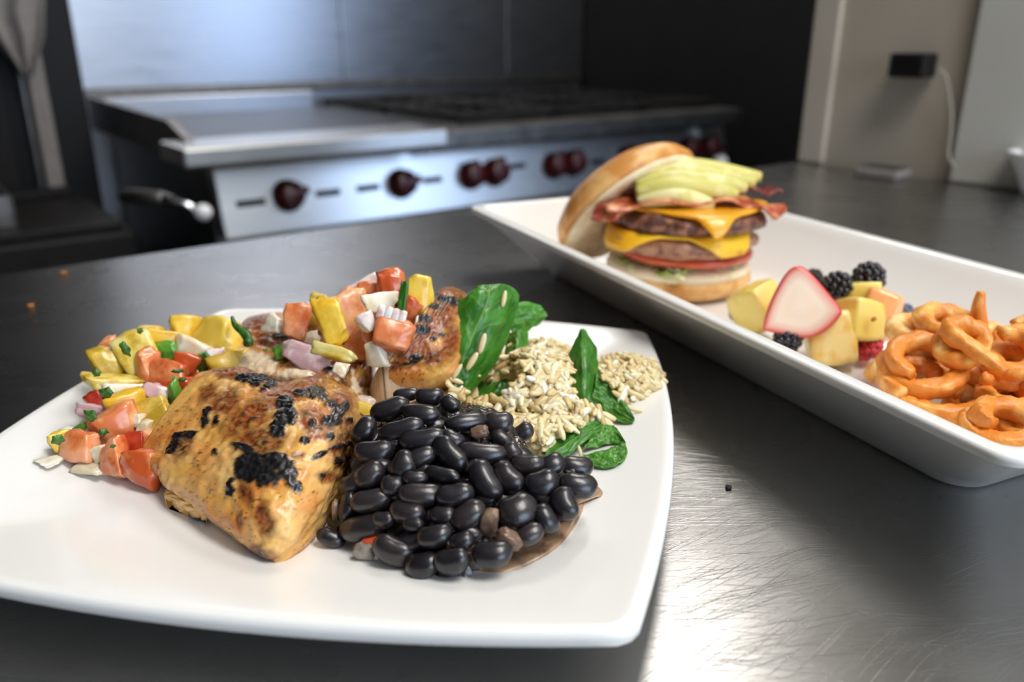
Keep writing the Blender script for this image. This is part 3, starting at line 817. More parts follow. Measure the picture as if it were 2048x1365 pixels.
LEFT = [
    ('P', 745, 400, 200, 330, 25, 'largest yellow pineapple chunk near the top left of the salsa heap'),
    ('P', 545, 455, 150, 250, 28, 'greenish yellow pineapple chunk at the left outline of the salsa'),
    ('P', 575, 590, 300, 130, -12, 'wide pineapple chunk overhanging the plate at the left of the salsa'),
    ('M', 1070, 200, 170, 160, 0, 'rounded pale yellow mango lump between two bigger yellow chunks at the top'),
    ('M', 1290, 245, 320, 230, -12, 'big bright mango chunk next to the white onion, left of the chicken'),
    ('M', 925, 285, 260, 110, -6, 'flat mango chunk behind the bright green pepper square'),
    ('M', 820, 220, 140, 70, -8, 'small rounded mango piece peeping over the back of the salsa'),
    ('T', 570, 350, 110, 170, 35, 'tomato piece tucked behind the pineapple at the far left top'),
    ('T', 945, 510, 220, 160, -14, 'wet red tomato dice under the green pepper square'),
    ('T', 1060, 435, 150, 130, -25, 'tomato dice below the white onion piece left of the chicken'),
    ('Q', 805, 490, 100, 270, 12, 'tall pale pink tomato slice standing beside the largest pineapple chunk'),
    ('G', 930, 370, 140, 140, 10, 'square of dark green pepper on top of the red tomato'),
    ('G', 1195, 425, 110, 110, 25, 'bright green pepper square at the left ridge of the front chicken'),
    ('O', 1110, 350, 210, 140, -22, 'large white onion piece below the big mango chunk'),
    ('R', 1280, 395, 90, 90, 20, 'small onion piece with a purple edge beside the green pepper square'),
    ('P', 1350, 430, 220, 110, 8, 'yellow pineapple piece lying on the ridge of the front chicken'),
    ('O', 640, 640, 180, 100, 5, 'white onion piece above the lower mango cube at the left'),
    ('M', 650, 725, 210, 180, 8, 'mango cube in the middle of the left salsa heap above the big tomato'),
    ('R', 870, 635, 130, 100, -25, 'onion flake between the tomato and the yellow bar'),
    ('P', 835, 740, 190, 120, 25, 'yellow bar of pineapple touching the left edge of the front chicken'),
    ('S', 955, 610, 120, 100, 20, 'bright orange red pepper dice at the left edge of the front chicken'),
    ('S', 1060, 600, 80, 110, -20, 'small red pepper bit lying on the chicken edge'),
    ('G', 992, 650, 60, 160, 14, 'narrow dark green pepper strip standing at the chicken edge'),
    ('P', 890, 845, 190, 180, 30, 'yellow pineapple chunk leaning on the lower left side of the chicken'),
    ('Q', 590, 870, 250, 230, 22, 'biggest tomato dice at the front of the salsa with a herb flake'),
    ('T', 350, 1010, 210, 180, -8, 'low tomato dice at the left front of the salsa on the plate'),
    ('M', 200, 980, 110, 130, 5, 'leftmost yellow piece of salsa with a green leaf stuck on it'),
    ('T', 590, 1090, 150, 230, 14, 'tomato wedge standing on the plate in front of the salsa'),
    ('T', 780, 1160, 270, 200, -14, 'tomato dice under the left corner of the front chicken'),
    ('S', 710, 985, 140, 130, 0, 'deep red tomato piece in shade behind the front tomato wedge'),
    ('O', 490, 1040, 110, 80, 28, 'white onion chip between two tomato dice at the front of the salsa'),
    ('G', 385, 880, 140, 80, 25, 'light green pepper piece at the lower left of the salsa'),
    ('R', 420, 760, 130, 80, -10, 'purple edged onion piece at the left outline of the salsa'),
    ('S', 450, 690, 90, 110, 30, 'small red tomato bit at the left outline below the pineapple'),
    ('O', 420, 1190, 200, 150, 0, 'larger of two flat translucent onion pieces lying on the bare plate'),
    ('O', 165, 1180, 130, 110, 15, 'smaller flat translucent onion piece lying alone on the bare plate'),
    ('O', 775, 900, 80, 140, -18, 'pale upright onion sliver left of the leaning pineapple'),
    ('G', 745, 950, 70, 60, -10, 'tiny dark green pepper bit beside the pale onion sliver'),
    ('O', 450, 880, 70, 120, -20, 'thin onion sliver left of the biggest tomato dice'),
    ('O', 260, 900, 110, 40, -8, 'thin onion chip above the leftmost yellow piece'),
    ('O', 730, 830, 110, 80, 0, 'small onion bits between the big tomato and the pineapple'),
]
for (k, cx, cy, w, h, a, lb) in LEFT:
    u, v = A(cx, cy)
    flat = 'flat translucent' in lb
    o = salsa_piece(k, u, v, w * .2931, h * .2931, a, lb, z=0.0118 if flat else None)
    if flat: o.scale.z = 0.3
RIGHT = [
    ('O', 360, 520, 140, 120, -14, 0, 'square white onion piece lying on the charred middle chicken'),
    ('T', 535, 495, 150, 240, -8, .002, 'pointed orange tomato piece on the charred middle chicken'),
    ('P', 735, 400, 110, 240, 15, -.003, 'greenish yellow slab standing behind the flat yellow slab'),
    ('Y', 815, 490, 170, 290, 20, .003, 'flat yellow pepper slab facing front in the right salsa heap'),
    ('Q', 945, 480, 220, 420, 6, -.004, 'tall pale tomato chunk behind the flat yellow slab'),
    ('T', 1300, 225, 190, 240, 8, 0, 'dark orange tomato dice at the very top of the right heap'),
    ('M', 1525, 285, 180, 260, 0, 0, 'bright mango diamond at the top right beside the upright chicken slice'),
    ('T', 1120, 270, 150, 150, 20, -.003, 'tomato dice left of the topmost tomato'),
    ('R', 1080, 215, 200, 80, 32, -.003, 'pink onion strip along the back of the right heap'),
    ('O', 1200, 355, 210, 120, 10, .002, 'lumpy pale onion piece above the ridged purple onion'),
    ('Q', 1310, 590, 260, 240, -20, .002, 'orange tomato dice leaning on the upright chicken slice'),
    ('R', 1100, 500, 110, 120, 35, .003, 'deep purple onion bit in the middle of the right heap'),
    ('R', 600, 765, 310, 150, -28, .002, 'largest pale purple onion piece lying on the middle chicken'),
    ('P', 835, 745, 320, 95, -14, -.001, 'long yellow strip lying across the middle chicken'),
    ('O', 1170, 755, 160, 180, 10, -.002, 'pale onion lump in front of the upright chicken slice'),
    ('G', 425, 735, 120, 90, 20, 0, 'green pepper bit left of the largest purple onion'),
    ('O', 885, 880, 100, 90, -20, .003, 'small white onion bit above the front chicken ridge'),
    ('G', 1390, 310, 55, 200, -8, .004, 'narrow green strip standing beside the mango diamond'),
    ('G', 1250, 130, 80, 60, 30, -.002, 'small green bit behind the topmost tomato'),
    ('M', 660, 480, 90, 100, 0, -.004, 'small bright yellow bit behind the pointed orange tomato'),
    ('T', 1450, 400, 120, 160, -30, 0, 'tomato dice below the mango diamond'),
    ('R', 1095, 1130, 120, 60, -30, 0, 'thin purple onion flake at the top of the bean pile'),
    ('Y', 1055, 1190, 210, 80, -25, 0, 'curved bright yellow pepper bit between chicken and beans'),
    ('R', 670, 385, 70, 100, 20, -.005, 'pink onion bit at the back left of the right heap'),
    ('M', 1190, 195, 60, 60, 0, -.003, 'tiny yellow bit left of the topmost tomato'),
    ('T', 1130, 580, 80, 130, 10, .001, 'narrow orange tomato bit below the deep purple onion'),
    ('O', 645, 630, 110, 80, 10, -.001, 'white onion bit behind the largest purple onion'),
    ('T', 1000, 330, 130, 150, 0, -.008, 'tomato dice buried in the back of the right heap'),
]
for (k, cx, cy, w, h, a, dz, lb) in RIGHT:
    u, v = B(cx, cy)
    z = None
    if 'bean pile' in lb or 'chicken and beans' in lb: z = 0.030
    salsa_piece(k, u, v, w * .2491, h * .2491, a, lb, z=z, dz=dz)
# ridged red onion
u, v = B(1300, 440)
p = ptZ(u, v, salsa_z(u, v) + 0.004); s = depth_of(p) / FPX * .2491
bmv, bmf = [], []
prt = []
for k in range(4):
    me = blob('layer', 34 * s, 42 * s, 62 * s, 40 + k, 0.55, 0.05, 1, 6, 0.05)
    me.transform(Matrix.Translation(Vector(((k - 1.5) * 58 * s, 0, 0)))); prt.append(me)
me = join_meshes('ridged', prt); me.transform(img_matrix(-16, 10))
o = link('red_onion_piece', me, M['red_onion']); o.location = p; recenter(o)
tag(o, 'ridged pale purple onion piece in the front of the right heap', 'onion', 'salsa pieces on the square plate')
# filler dice that carry the heaps, visible in the gaps
rg = random.Random(5)
FILL = [('P', 330, 800, 46, 44, 'yellow pineapple bit deep in a gap of the left salsa heap'), ('T', 300, 760, 50, 46, 'tomato bit deep in a gap of the left salsa heap'), ('Q', 262, 850, 52, 50, 'pale tomato bit under the front of the left salsa heap'),
        ('P', 380, 720, 60, 50, 'yellow bit under the onion of the left salsa heap'), ('T', 330, 880, 56, 60, 'tomato bit under the left chicken edge'), ('P', 250, 770, 60, 50, 'yellow bit under the wide pineapple chunk'),
        ('Q', 310, 920, 60, 50, 'pale tomato bit behind the tomato wedge'), ('P', 400, 690, 70, 50, 'mango bit under the big mango chunk'), ('T', 370, 770, 60, 44, 'tomato bit beside the red pepper dice')]
for (k, u, v, w, h, lb) in FILL:
    salsa_piece(k, u, v, w, h, rg.uniform(-30, 30), lb, dz=-0.006)
for (k, u, v, w, h, lb) in (('T', 720, 690, 60, 60, 'tomato bit under the tall pale tomato chunk'), ('Q', 770, 640, 70, 60, 'pale tomato bit under the ridged onion'), ('T', 800, 610, 60, 60, 'tomato bit under the topmost tomato'), ('P', 690, 650, 60, 50, 'yellow bit behind the flat yellow slab'), ('Q', 745, 690, 50, 50, 'pale bit above the onion lump')):
    salsa_piece(k, u, v, w, h, rg.uniform(-30, 30), lb, dz=-0.006)
# cilantro leaves
def herb(u, v, w, h, ang, label, z=None, dz=0.004, lobes=5):
    p = ptZ(u, v, (salsa_z(u, v) if z is None else z) + dz); s = depth_of(p) / FPX / 2
    rg = random.Random(int(u + v)); n = 26; top = []
    for i in range(n):
        a = 2 * math.pi * i / n
        rr = 1 - 0.28 * abs(math.sin(a * lobes / 2 + 0.6)) + rg.uniform(-.08, .08)
        top.append((math.cos(a) * w * s * rr, math.sin(a) * h * s * rr))
    V = []; F = []
    for sd, y in ((0, -0.00018), (1, 0.00018)):
        V.append(Vector((0, y - 0.0008, 0)))
        for x, zz in top: V.append(Vector((x, y + 0.0006 * math.sin(x * 900) , zz)))
    for i in range(n):
        j = (i + 1) % n
        F.append((0, 1 + i, 1 + j)); F.append((n + 1, n + 2 + j, n + 2 + i)); F.append((1 + i, n + 2 + i, n + 2 + j, 1 + j))
    me = pymesh('cilantro', V, F); me.transform(img_matrix(ang, rg.uniform(-25, 25), 20)); fix_normals(me)
    o = link('cilantro_leaf', me, M['herb']); o.location = p; recenter(o)
    return tag(o, label, 'herb leaf', 'cilantro bits in the salsa')
for (cx, cy, w, h, a, lb) in ((410, 790, 130, 100, -10, 'dark cilantro leaf at the left outline of the salsa'), (520, 635, 110, 90, 10, 'cilantro leaf on the wide pineapple chunk'), (650, 335, 60, 130, 20, 'narrow cilantro leaf on the largest pineapple chunk'),
     (1010, 487, 100, 34, -8, 'thin cilantro bit on the wet red tomato'), (500, 905, 70, 70, 0, 'cilantro flake on the biggest tomato dice'), (750, 212, 40, 50, 0, 'tiny cilantro tip at the top of the salsa'), (190, 955, 90, 90, 0, 'green leaf on the leftmost yellow piece'),
     (455, 500, 60, 60, 30, 'cilantro flake at the outline beside the pineapple'), (1040, 545, 60, 40, 0, 'green flake at the left edge of the front chicken'), (565, 1000, 40, 30, 0, 'tiny green flake beside the tomato wedge'), (1605, 340, 40, 26, 0, 'tiny green flake on the pale chicken flesh')):
    u, v = A(cx, cy)
    dz = 0.009 if 'chicken' not in lb else 0.006
    herb(u, v, w * .2931, h * .2931, a, lb, dz=dz)
pts = [ptZ(*A(cx, cy), z) for cx, cy, z in ((1380, 120, .053), (1400, 175, .053), (1450, 215, .051), (1485, 260, .049), (1490, 305, .047))]
path = [Vector(q) for q in catmull(np.array([tuple(q) for q in pts]), np.linspace(0, 1, 24))]
v_, f_ = tube(path, [0.0008 + 0.0014 * min(1, i / 14) for i in range(24)], 8)
o = link('cilantro_strand', pymesh('stem', v_, f_), M['herb']); recenter(o); tag(o, 'curved green cilantro strand on the big mango chunk', 'herb leaf', 'cilantro bits in the salsa')

def inpoly(u, v, P):
    c = False
    for i in range(len(P)):
        (x1, y1), (x2, y2) = P[i], P[i - 1]
        if (y1 > v) != (y2 > v) and u < (x2 - x1) * (v - y1) / (y2 - y1) + x1: c = not c
    return c
# ------------------------------------------------------------------ black beans
BX, BY, BA, BB = -0.016, 0.268, 0.060, 0.053
def bean_h(x, y):
    a, b = (x - BX) / BA, (y - BY) / BB
    # shift: steep back-left, long right-hand foot
    q = a * a + b * b + (0.95 if a * b > 0 else 0.25) * a * b
    if q >= 1: return 0.0
    return 0.030 * (1 - q) ** 0.62 * (1 + 0.45 * b - 0.30 * a)
def hit(u, v, hf, base=PZ, lift=0.0):
    d = ray(u, v); lo = 0.12; step = 0.001
    t = lo
    while t < 0.6:
        p = Vector((d.x * t, d.y * t, CAM_H + d.z * t))
        if p.z <= plate_z(p.x, p.y) + hf(p.x, p.y) + lift: return p
        t += step
    return p
def hnormal(x, y, hf, e=0.002):
    return Vector((-(hf(x + e, y) - hf(x - e, y)) / (2 * e), -(hf(x, y + e) - hf(x, y - e)) / (2 * e), 1)).normalized()
tb = NT('black bean skin'); tb.set(rough=0.28, coat=0.35, coatr=0.16)
oi = tb.n('ShaderNodeObjectInfo'); nz = tb.noise(260, 4)
ad = tb.n('ShaderNodeMath', operation='MULTIPLY_ADD'); tb.l(oi.outputs['Random'], ad.inputs[0]); ad.inputs[1].default_value = 0.35; tb.l(nz.outputs['Fac'], ad.inputs[2])
rp = tb.ramp(ad.outputs[0], [(0.4, rgb(20, 18, 22)), (0.75, rgb(33, 30, 34)), (0.98, rgb(54, 44, 42))]); tb.l(rp.outputs[0], tb.b.inputs['Base Color'])
nb = tb.noise(3.2, 5, 0.6); tb.bump(nb.outputs['Fac'], 0.16, 0.0012)
M['bean'] = tb.m
M['sauce'] = food('dark bean sauce', rgb(24, 18, 16), rgb(58, 42, 34), 220, 0.22, 0.05, 0.5, 0.6, 500)
M['broth'] = food('thin brown bean broth', rgb(122, 90, 66), rgb(172, 138, 108), 160, 0.3, 0.0, 0.3, 0.1, 300)
M['bean_flesh'] = food('brown bean flesh', rgb(110, 84, 66), rgb(150, 122, 98), 200, 0.4, 0.1, 0.3, 0.3, 400)
M['pepper_red'] = M['tomato_skin']
def bean_mesh(seed, bend=0.16):
    v, f = cube_sphere(7); out = []
    off = Vector((seed * 3.1, seed * 1.7, 0))
    for p in v:
        s = p.normalized()
        x, y, z = s.x, s.y, s.z
        # kidney: pinch the hilum side
        e = 1 + 0.10 * (abs(x) ** 1.5)
        y = y * e * (1 - (0.14 if y > 0 else 0) * math.exp(-(x / 0.35) ** 2)) + bend * (x * x - 0.35)
        z = z * e
        nn = 1 + 0.035 * fbm(s * 1.2 + off)
        out.append(Vector((x * nn, y * nn, z * nn)))
    m = pymesh('bean', out, f); m.materials.append(M['bean'])
    m.polygons.foreach_set('use_smooth', [True] * len(m.polygons)); return m
BM = [bean_mesh(k, b) for k, b in enumerate((0.05, 0.15, 0.22, 0.1, 0.0))]
def place_bean(p, d, n, L, Wd, T, k, label, roll=0.0):
    d = (d - n * d.dot(n)).normalized(); y = n.cross(d).normalized()
    m = Matrix((tuple(d) + (0,), tuple(y) + (0,), tuple(n) + (0,), (0, 0, 0, 1))).transposed()
    o = bpy.data.objects.new('black_bean', BM[k % len(BM)]); COL.objects.link(o)
    o.matrix_world = Matrix.Translation(p) @ m @ Matrix.Rotation(R(roll), 4, 'X') @ Matrix.Diagonal((L, Wd, T, 1))
    return tag(o, label, 'bean', 'black beans piled beside the chicken')
PILE = [(640, 1062), (690, 1092), (740, 1112), (800, 1135), (860, 1150), (925, 1130), (960, 1090), (1010, 1050), (1060, 1022), (1110, 1008), (1150, 980), (1160, 945), (1105, 925), (1068, 905), (1040, 870), (1010, 830), (940, 785), (870, 755), (760, 780), (715, 830), (690, 960), (650, 1030)]
BEANS = [(770, 92, 120, 75, -30), (600, 152, 150, 80, 10), (742, 165, 160, 110, 5), (495, 242, 225, 125, 20), (685, 270, 220, 125, -15), (872, 212, 120, 95, -40), (565, 372, 255, 125, 15),
         (700, 432, 260, 130, 10), (970, 322, 245, 115, 15), (1170, 325, 165, 135, 0), (400, 510, 230, 150, 5), (690, 540, 175, 115, 25), (870, 522, 245, 140, -50), (1070, 512, 265, 120, -5),
         (1250, 512, 120, 120, -60), (1090, 690, 255, 155, -62), (820, 652, 210, 95, -15), (575, 590, 170, 150, 60), (370, 650, 190, 150, 40), (515, 722, 140, 130, 0), (690, 775, 245, 140, 0),
         (900, 782, 215, 150, 10), (980, 905, 220, 155, 35), (1230, 672, 190, 150, -45), (1440, 712, 195, 180, 20), (1350, 592, 190, 130, 0), (1500, 592, 155, 150, 30), (1655, 600, 190, 130, 0),
         (1665, 718, 215, 150, -5), (1578, 832, 190, 160, -70), (1290, 880, 235, 210, 30), (1465, 922, 175, 135, -60), (380, 812, 235, 135, 10), (600, 882, 205, 135, -10), (325, 982, 285, 150, 10),
         (232, 850, 180, 100, 80), (770, 1032, 205, 140, 10), (640, 962, 120, 85, 0), (520, 1120, 245, 170, -20), (700, 1215, 205, 150, 10), (880, 1185, 205, 150, 10), (1130, 1142, 225, 160, 5),
         (1365, 1020, 165, 120, 30), (130, 1042, 170, 100, -20), (945, 1062, 140, 110, 20), (335, 372, 170, 130, 60), (885, 432, 140, 110, -30), (655, 672, 140, 85, 0), (825, 902, 150, 110, 0),
         (270, 702, 170, 120, 30), (455, 930, 130, 100, 0), (1180, 592, 150, 100, -30), (1100, 800, 150, 110, 20), (430, 590, 150, 110, -20), (500, 470, 150, 100, 20), (1190, 430, 140, 100, -40),
         (1480, 800, 140, 110, 10), (1010, 600, 130, 100, 40), (560, 780, 130, 100, -30), (690, 640, 130, 90, 30), (250, 780, 140, 100, 60), (640, 1080, 170, 120, 10), (990, 1010, 140, 110, -30), (870, 960, 140, 110, 30)]
SPECIAL = {(1090, 690): 'upright black bean with a pale lengthwise groove in the middle of the pile', (1170, 325): 'round black bean at the back right of the pile next to the rice',
           (1665, 718): 'rightmost black bean of the pile on the white plate', (1130, 1142): 'glossy black bean lying alone at the front right of the pile', (1290, 880): 'biggest round black bean on the right side of the pile',
           (770, 92): 'topmost black bean of the pile below the big spinach leaf', (130, 1042): 'leftmost black bean by the front tip of the chicken', (1440, 712): 'round black bean with a bright glint near the lower spinach'}
rg = random.Random(11)
kk = .3224
ORD = ['first', 'second', 'third', 'fourth', 'fifth', 'sixth', 'seventh', 'eighth', 'ninth', 'tenth', 'eleventh', 'twelfth', 'thirteenth', 'fourteenth']
ROWS = [(0, 290, 'rearmost'), (290, 480, 'second'), (480, 620, 'third'), (620, 760, 'fourth'), (760, 900, 'fifth'), (900, 1050, 'sixth'), (1050, 1400, 'front')]
for lo_, hi_, rn in ROWS:
    row = sorted(b for b in BEANS if lo_ <= b[1] < hi_)
    for i_, b in enumerate(row):
        if (b[0], b[1]) not in SPECIAL:
            SPECIAL[(b[0], b[1])] = 'black bean in the pile, %s row, %s from the chicken' % (rn if rn in ('rearmost', 'front') else rn + ' rearmost', ORD[i_])
for i, (cx, cy, L, Wd, a) in enumerate(BEANS):
    u, v = 620 + kk * cx, 740 + kk * cy
    small = i > 50
    p = hit(u, v, bean_h, lift=0.0035 if not small else 0.0005)
    s = depth_of(p) / FPX / 2 * kk * 1.15
    n = hnormal(p.x, p.y, bean_h)
    n = (n * 0.5 - IMG_F * 0.5 + Vector((rg.uniform(-.2, .2), 0, 0))).normalized()
    d = IMG_R * math.cos(R(a)) + IMG_U * math.sin(R(a))
    T = Wd * s * 0.85
    if p.z - T < plate_z(p.x, p.y) + 0.0002: p.z = plate_z(p.x, p.y) + 0.0002 + T * 0.92
    place_bean(p, d, n, L * s, Wd * s, T, rg.randrange(5), SPECIAL.get((cx, cy), 'whole black bean in the glossy pile beside the chicken'), rg.uniform(-40, 40))
# supporting beans in the lower layers, seen in the gaps
for i in range(46):
    for _ in range(40):
        x, y = BX + rg.uniform(-1, 1) * BA, BY + rg.uniform(-1, 1) * BB
        h = bean_h(x, y)
        if h > 0.007 and inpoly(*proj(Vector((x, y, PZ + h))), PILE): break
    p = Vector((x, y, PZ + h - 0.0045)); n = hnormal(x, y, bean_h)
    a = rg.uniform(0, 360); d = Vector((math.cos(a), math.sin(a), 0))
    place_bean(p, d, n, 0.0062, 0.0042, 0.0036, i, 'black bean buried deep in the pile, seen only through gaps', rg.uniform(-40, 40))
# split bean on the rice
# dark sauce between the beans
V = []; F = []; NA, NRD = 130, 60
OUTV = set()
for i in range(NRD):
    q = 1.0 - i / NRD
    for j in range(NA):
        a = 2 * math.pi * j / NA
        wob = 1 + 0.05 * fbm(Vector((math.cos(a) * 2.5, math.sin(a) * 2.5, 3)))
        ca_, sa_ = math.cos(a), math.sin(a); wob *= 1 / math.sqrt(1 + (0.95 if ca_ * sa_ > 0 else 0.25) * ca_ * sa_)
        x = BX + math.cos(a) * BA * q * 0.90 * wob; y = BY + math.sin(a) * BB * q * 0.92 * wob
        h = max(0, bean_h(x, y) - 0.0035)
        h *= 1 + 0.15 * fbm(Vector((x, y, 0)) * 160)
        pv_ = Vector((x, y, plate_z(x, y) + 0.0006 + h))
        if not inpoly(*proj(pv_), PILE): pv_.z = plate_z(x, y) - 0.0003; OUTV.add(len(V))
        V.append(pv_)
for i in range(NRD - 1):
    for j in range(NA):
        k = (j + 1) % NA; F.append((i * NA + j, i * NA + k, (i + 1) * NA + k, (i + 1) * NA + j))
F.append(tuple((NRD - 1) * NA + j for j in range(NA)))
F = [q for q in F if not all(k in OUTV for k in q)]
used = sorted({k for q in F for k in q}); mp_ = {k: i for i, k in enumerate(used)}
V = [V[k] for k in used]; F = [tuple(mp_[k] for k in q) for q in F]
me = pymesh('bean_sauce', V, F); fix_normals(me)
o = link('bean_sauce', me, M['sauce']); recenter(o); tag(o, 'thick dark sauce between the black beans', 'sauce', kind='stuff')
# thin broth running out at the right
poly = [(930, 1128), (1000, 1140), (1060, 1122), (1110, 1092), (1140, 1058), (1158, 1025), (1165, 1000), (1190, 1000), (1192, 985), (1150, 960), (1080, 980), (1000, 1040), (930, 1090)]
c = []
for u, v in poly:
    q_ = above_plate(ptZ(u, v, PZ), 0.0); c.append(q_); cc = sum(c, Vector()) / len(c)
cl = [Vector(q) for q in catmull(np.array([tuple(q) for q in c + [c[0]]]), np.linspace(0, 1, 90))][:-1]
loops = [[cc + (q - cc) * s + Vector((0, 0, z)) for q in cl] for s, z in ((1.1, -0.0018), (1.1, 0.0001), (1.075, 0.0007), (1.0, 0.0010), (0.3, 0.0013))]
v_, f_ = loft(loops); me = pymesh('broth', v_, f_); fix_normals(me); o = link('bean_broth', me, M['broth']); recenter(o); tag(o, 'thin brown bean broth pooled at the right of the beans', 'sauce')
for (nm, cx, cy, L, Wd, a, mt, lb, cat) in (('onion_piece', 1112, 950, 120, 190, -10, 'bean_flesh', 'brown soft onion piece between the beans at the right', 'onion'), ('onion_piece', 1232, 1062, 170, 120, -35, 'bean_flesh', 'brown soft onion piece in the broth at the front', 'onion'),
        ('onion_piece', 335, 1125, 150, 110, 5, 'onion_grey', 'grey translucent onion square at the front left of the beans', 'onion'), ('red_pepper_bit', 385, 1056, 120, 36, 12, 'tomato_skin', 'thin red pepper bit on the front left beans', 'pepper'),
        ('bean_skin', 1050, 388, 120, 70, 10, 'bean_flesh', 'pinkish brown bean crumb at the back of the pile', 'bean crumb'), ('onion_piece', 1610, 622, 70, 50, 0, 'onion_grey', 'pale onion bit on the right hand beans', 'onion'), ('onion_piece', 160, 880, 46, 170, 0, 'bean_flesh', 'narrow brown onion strip between chicken and beans', 'onion')):
    if 'onion_grey' not in M: M['onion_grey'] = food('stained onion', rgb(120, 112, 102), rgb(160, 150, 138), 120, 0.25, 0.2, 0.4, 0.1)
    u, v = 620 + kk * cx, 740 + kk * cy
    p = hit(u, v, bean_h, lift=0.0035); s = depth_of(p) / FPX / 2 * kk
    me = blob(nm, L * s, 0.0022, Wd * s, int(cx), 0.75, 0.2, 1.8, 7, 0.2); me.transform(img_matrix(a, 0, 25))
    zs = min(q.co.z for q in me.vertices)
    if p.z + zs < PZ + 0.0003: p.z = PZ + 0.0003 - zs
    o = link(nm, me, M[mt]); o.location = p; recenter(o); tag(o, lb, cat)

# ------------------------------------------------------------------ rice
GC = [(ptZ(1078, 800, .018), .037, .040, .026), (ptZ(1085, 712, .026), .026, .024, .020), (ptZ(1222, 752, .022), .024, .024, .011), (ptZ(985, 800, .02), .030, .028, .018), (ptZ(1060, 880, .016), .034, .022, .012)]
def rice_h(x, y):
    h = 0.0
    for c, ra, rb, hh in GC:
        q = ((x - c.x) / ra) ** 2 + ((y - c.y) / rb) ** 2
        if q < 1: h = max(h, hh * (1 - q) ** 0.75) if h == 0 else max(h, hh * (1 - q) ** 0.75) + 0.12 * min(h, hh * (1 - q) ** 0.75)
    return h
def grain_pts(L=1.0, Wd=0.32):
    pr = [(-1.0, 0.0), (-0.93, 0.42), (-0.7, 0.78), (-0.3, 0.98), (0.15, 1.0), (0.6, 0.82), (0.9, 0.45), (1.0, 0.0)]
    V = [Vector((-L, 0, 0))]; F = []; n = 7
    for x, r_ in pr[1:-1]:
        for k in range(n):
            a = 2 * math.pi * k / n; V.append(Vector((x * L, math.cos(a) * r_ * Wd, math.sin(a) * r_ * Wd * 0.8 + 0.06 * L * (x * x))))
    V.append(Vector((L, 0, 0))); m = len(pr) - 2
    for k in range(n): F.append((0, 1 + (k + 1) % n, 1 + k))
    for i in range(m - 1):
        for k in range(n): F.append((1 + i * n + k, 1 + i * n + (k + 1) % n, 1 + (i + 1) * n + (k + 1) % n, 1 + (i + 1) * n + k))
    e = len(V) - 1
    for k in range(n): F.append((e, 1 + (m - 1) * n + k, 1 + (m - 1) * n + (k + 1) % n))
    return V, F
tr = NT('cooked rice'); tr.set(rough=0.38, sss=0.25, ssss=0.002, coat=0.2, coatr=0.25, sssr=(1.0, 0.7, 0.4))
ge = tr.n('ShaderNodeNewGeometry'); rp = tr.ramp(ge.outputs['Random Per Island'], [(0.0, rgb(206, 176, 116)), (0.45, rgb(228, 206, 152)), (0.9, rgb(238, 224, 186)), (1.0, rgb(240, 236, 222))]); tr.l(rp.outputs[0], tr.b.inputs['Base Color'])
M['rice'] = tr.m
GV, GF = grain_pts()
rg = random.Random(3)
V = []; F = []
def add_grain(p, d, n, L, Wd):
    d = (d - n * d.dot(n)).normalized(); y = n.cross(d)
    b = len(V)
    for q in GV: V.append(p + d * q.x * L + y * q.y * L * Wd + n * q.z * L * Wd)
    for q in GF: F.append(tuple(i + b for i in q))
LP = [([(893, 775), (878, 700), (905, 620), (955, 570), (1035, 572), (1030, 640), (990, 735), (940, 795)], .345), ([(1165, 655), (1135, 715), (1135, 775), (1172, 808), (1205, 820), (1240, 848), (1272, 842), (1200, 748), (1190, 690)], .356),
      ([(1083, 912), (1112, 876), (1150, 850), (1205, 842), (1252, 880), (1257, 905), (1245, 925), (1180, 936), (1110, 925)], .318), ([(1008, 664), (1056, 664), (1040, 752), (1012, 800), (935, 802), (985, 705)], .352), ([(1015, 610), (1090, 620), (1090, 640), (1026, 676)], .38)]
def free_of_leaf(p):
    u, v = proj(p)
    return not any(p.y < Yl + 0.004 and inpoly(u, v, P) for P, Yl in LP)
def rice_low(x, y):
    h = rice_h(x, y) - 0.0022
    while h > 0 and not free_of_leaf(Vector((x, y, plate_z(x, y) + h + .002))): h -= 0.001
    return max(0.0, h)
cnt = 0
while cnt < 1700:
    x = rg.uniform(-0.055, 0.085); y = rg.uniform(0.27, 0.46)
    h = rice_h(x, y)
    if h <= 0.0008: continue
    if bean_h(x, y) > h: continue
    lay = rg.choice((0, 0, 0.003, 0.006))
    z = plate_z(x, y) + 0.0013 + max(0, h - lay)
    if not free_of_leaf(Vector((x, y, z))): continue
    n = (hnormal(x, y, rice_h) + Vector((rg.uniform(-.45, .45), rg.uniform(-.45, .45), 0))).normalized()
    a = rg.uniform(0, 6.283)
    add_grain(Vector((x, y, z)), Vector((math.cos(a), math.sin(a), rg.uniform(-.3, .3))), n, rg.uniform(.0040, .0056), rg.uniform(.95, 1.2))
    cnt += 1
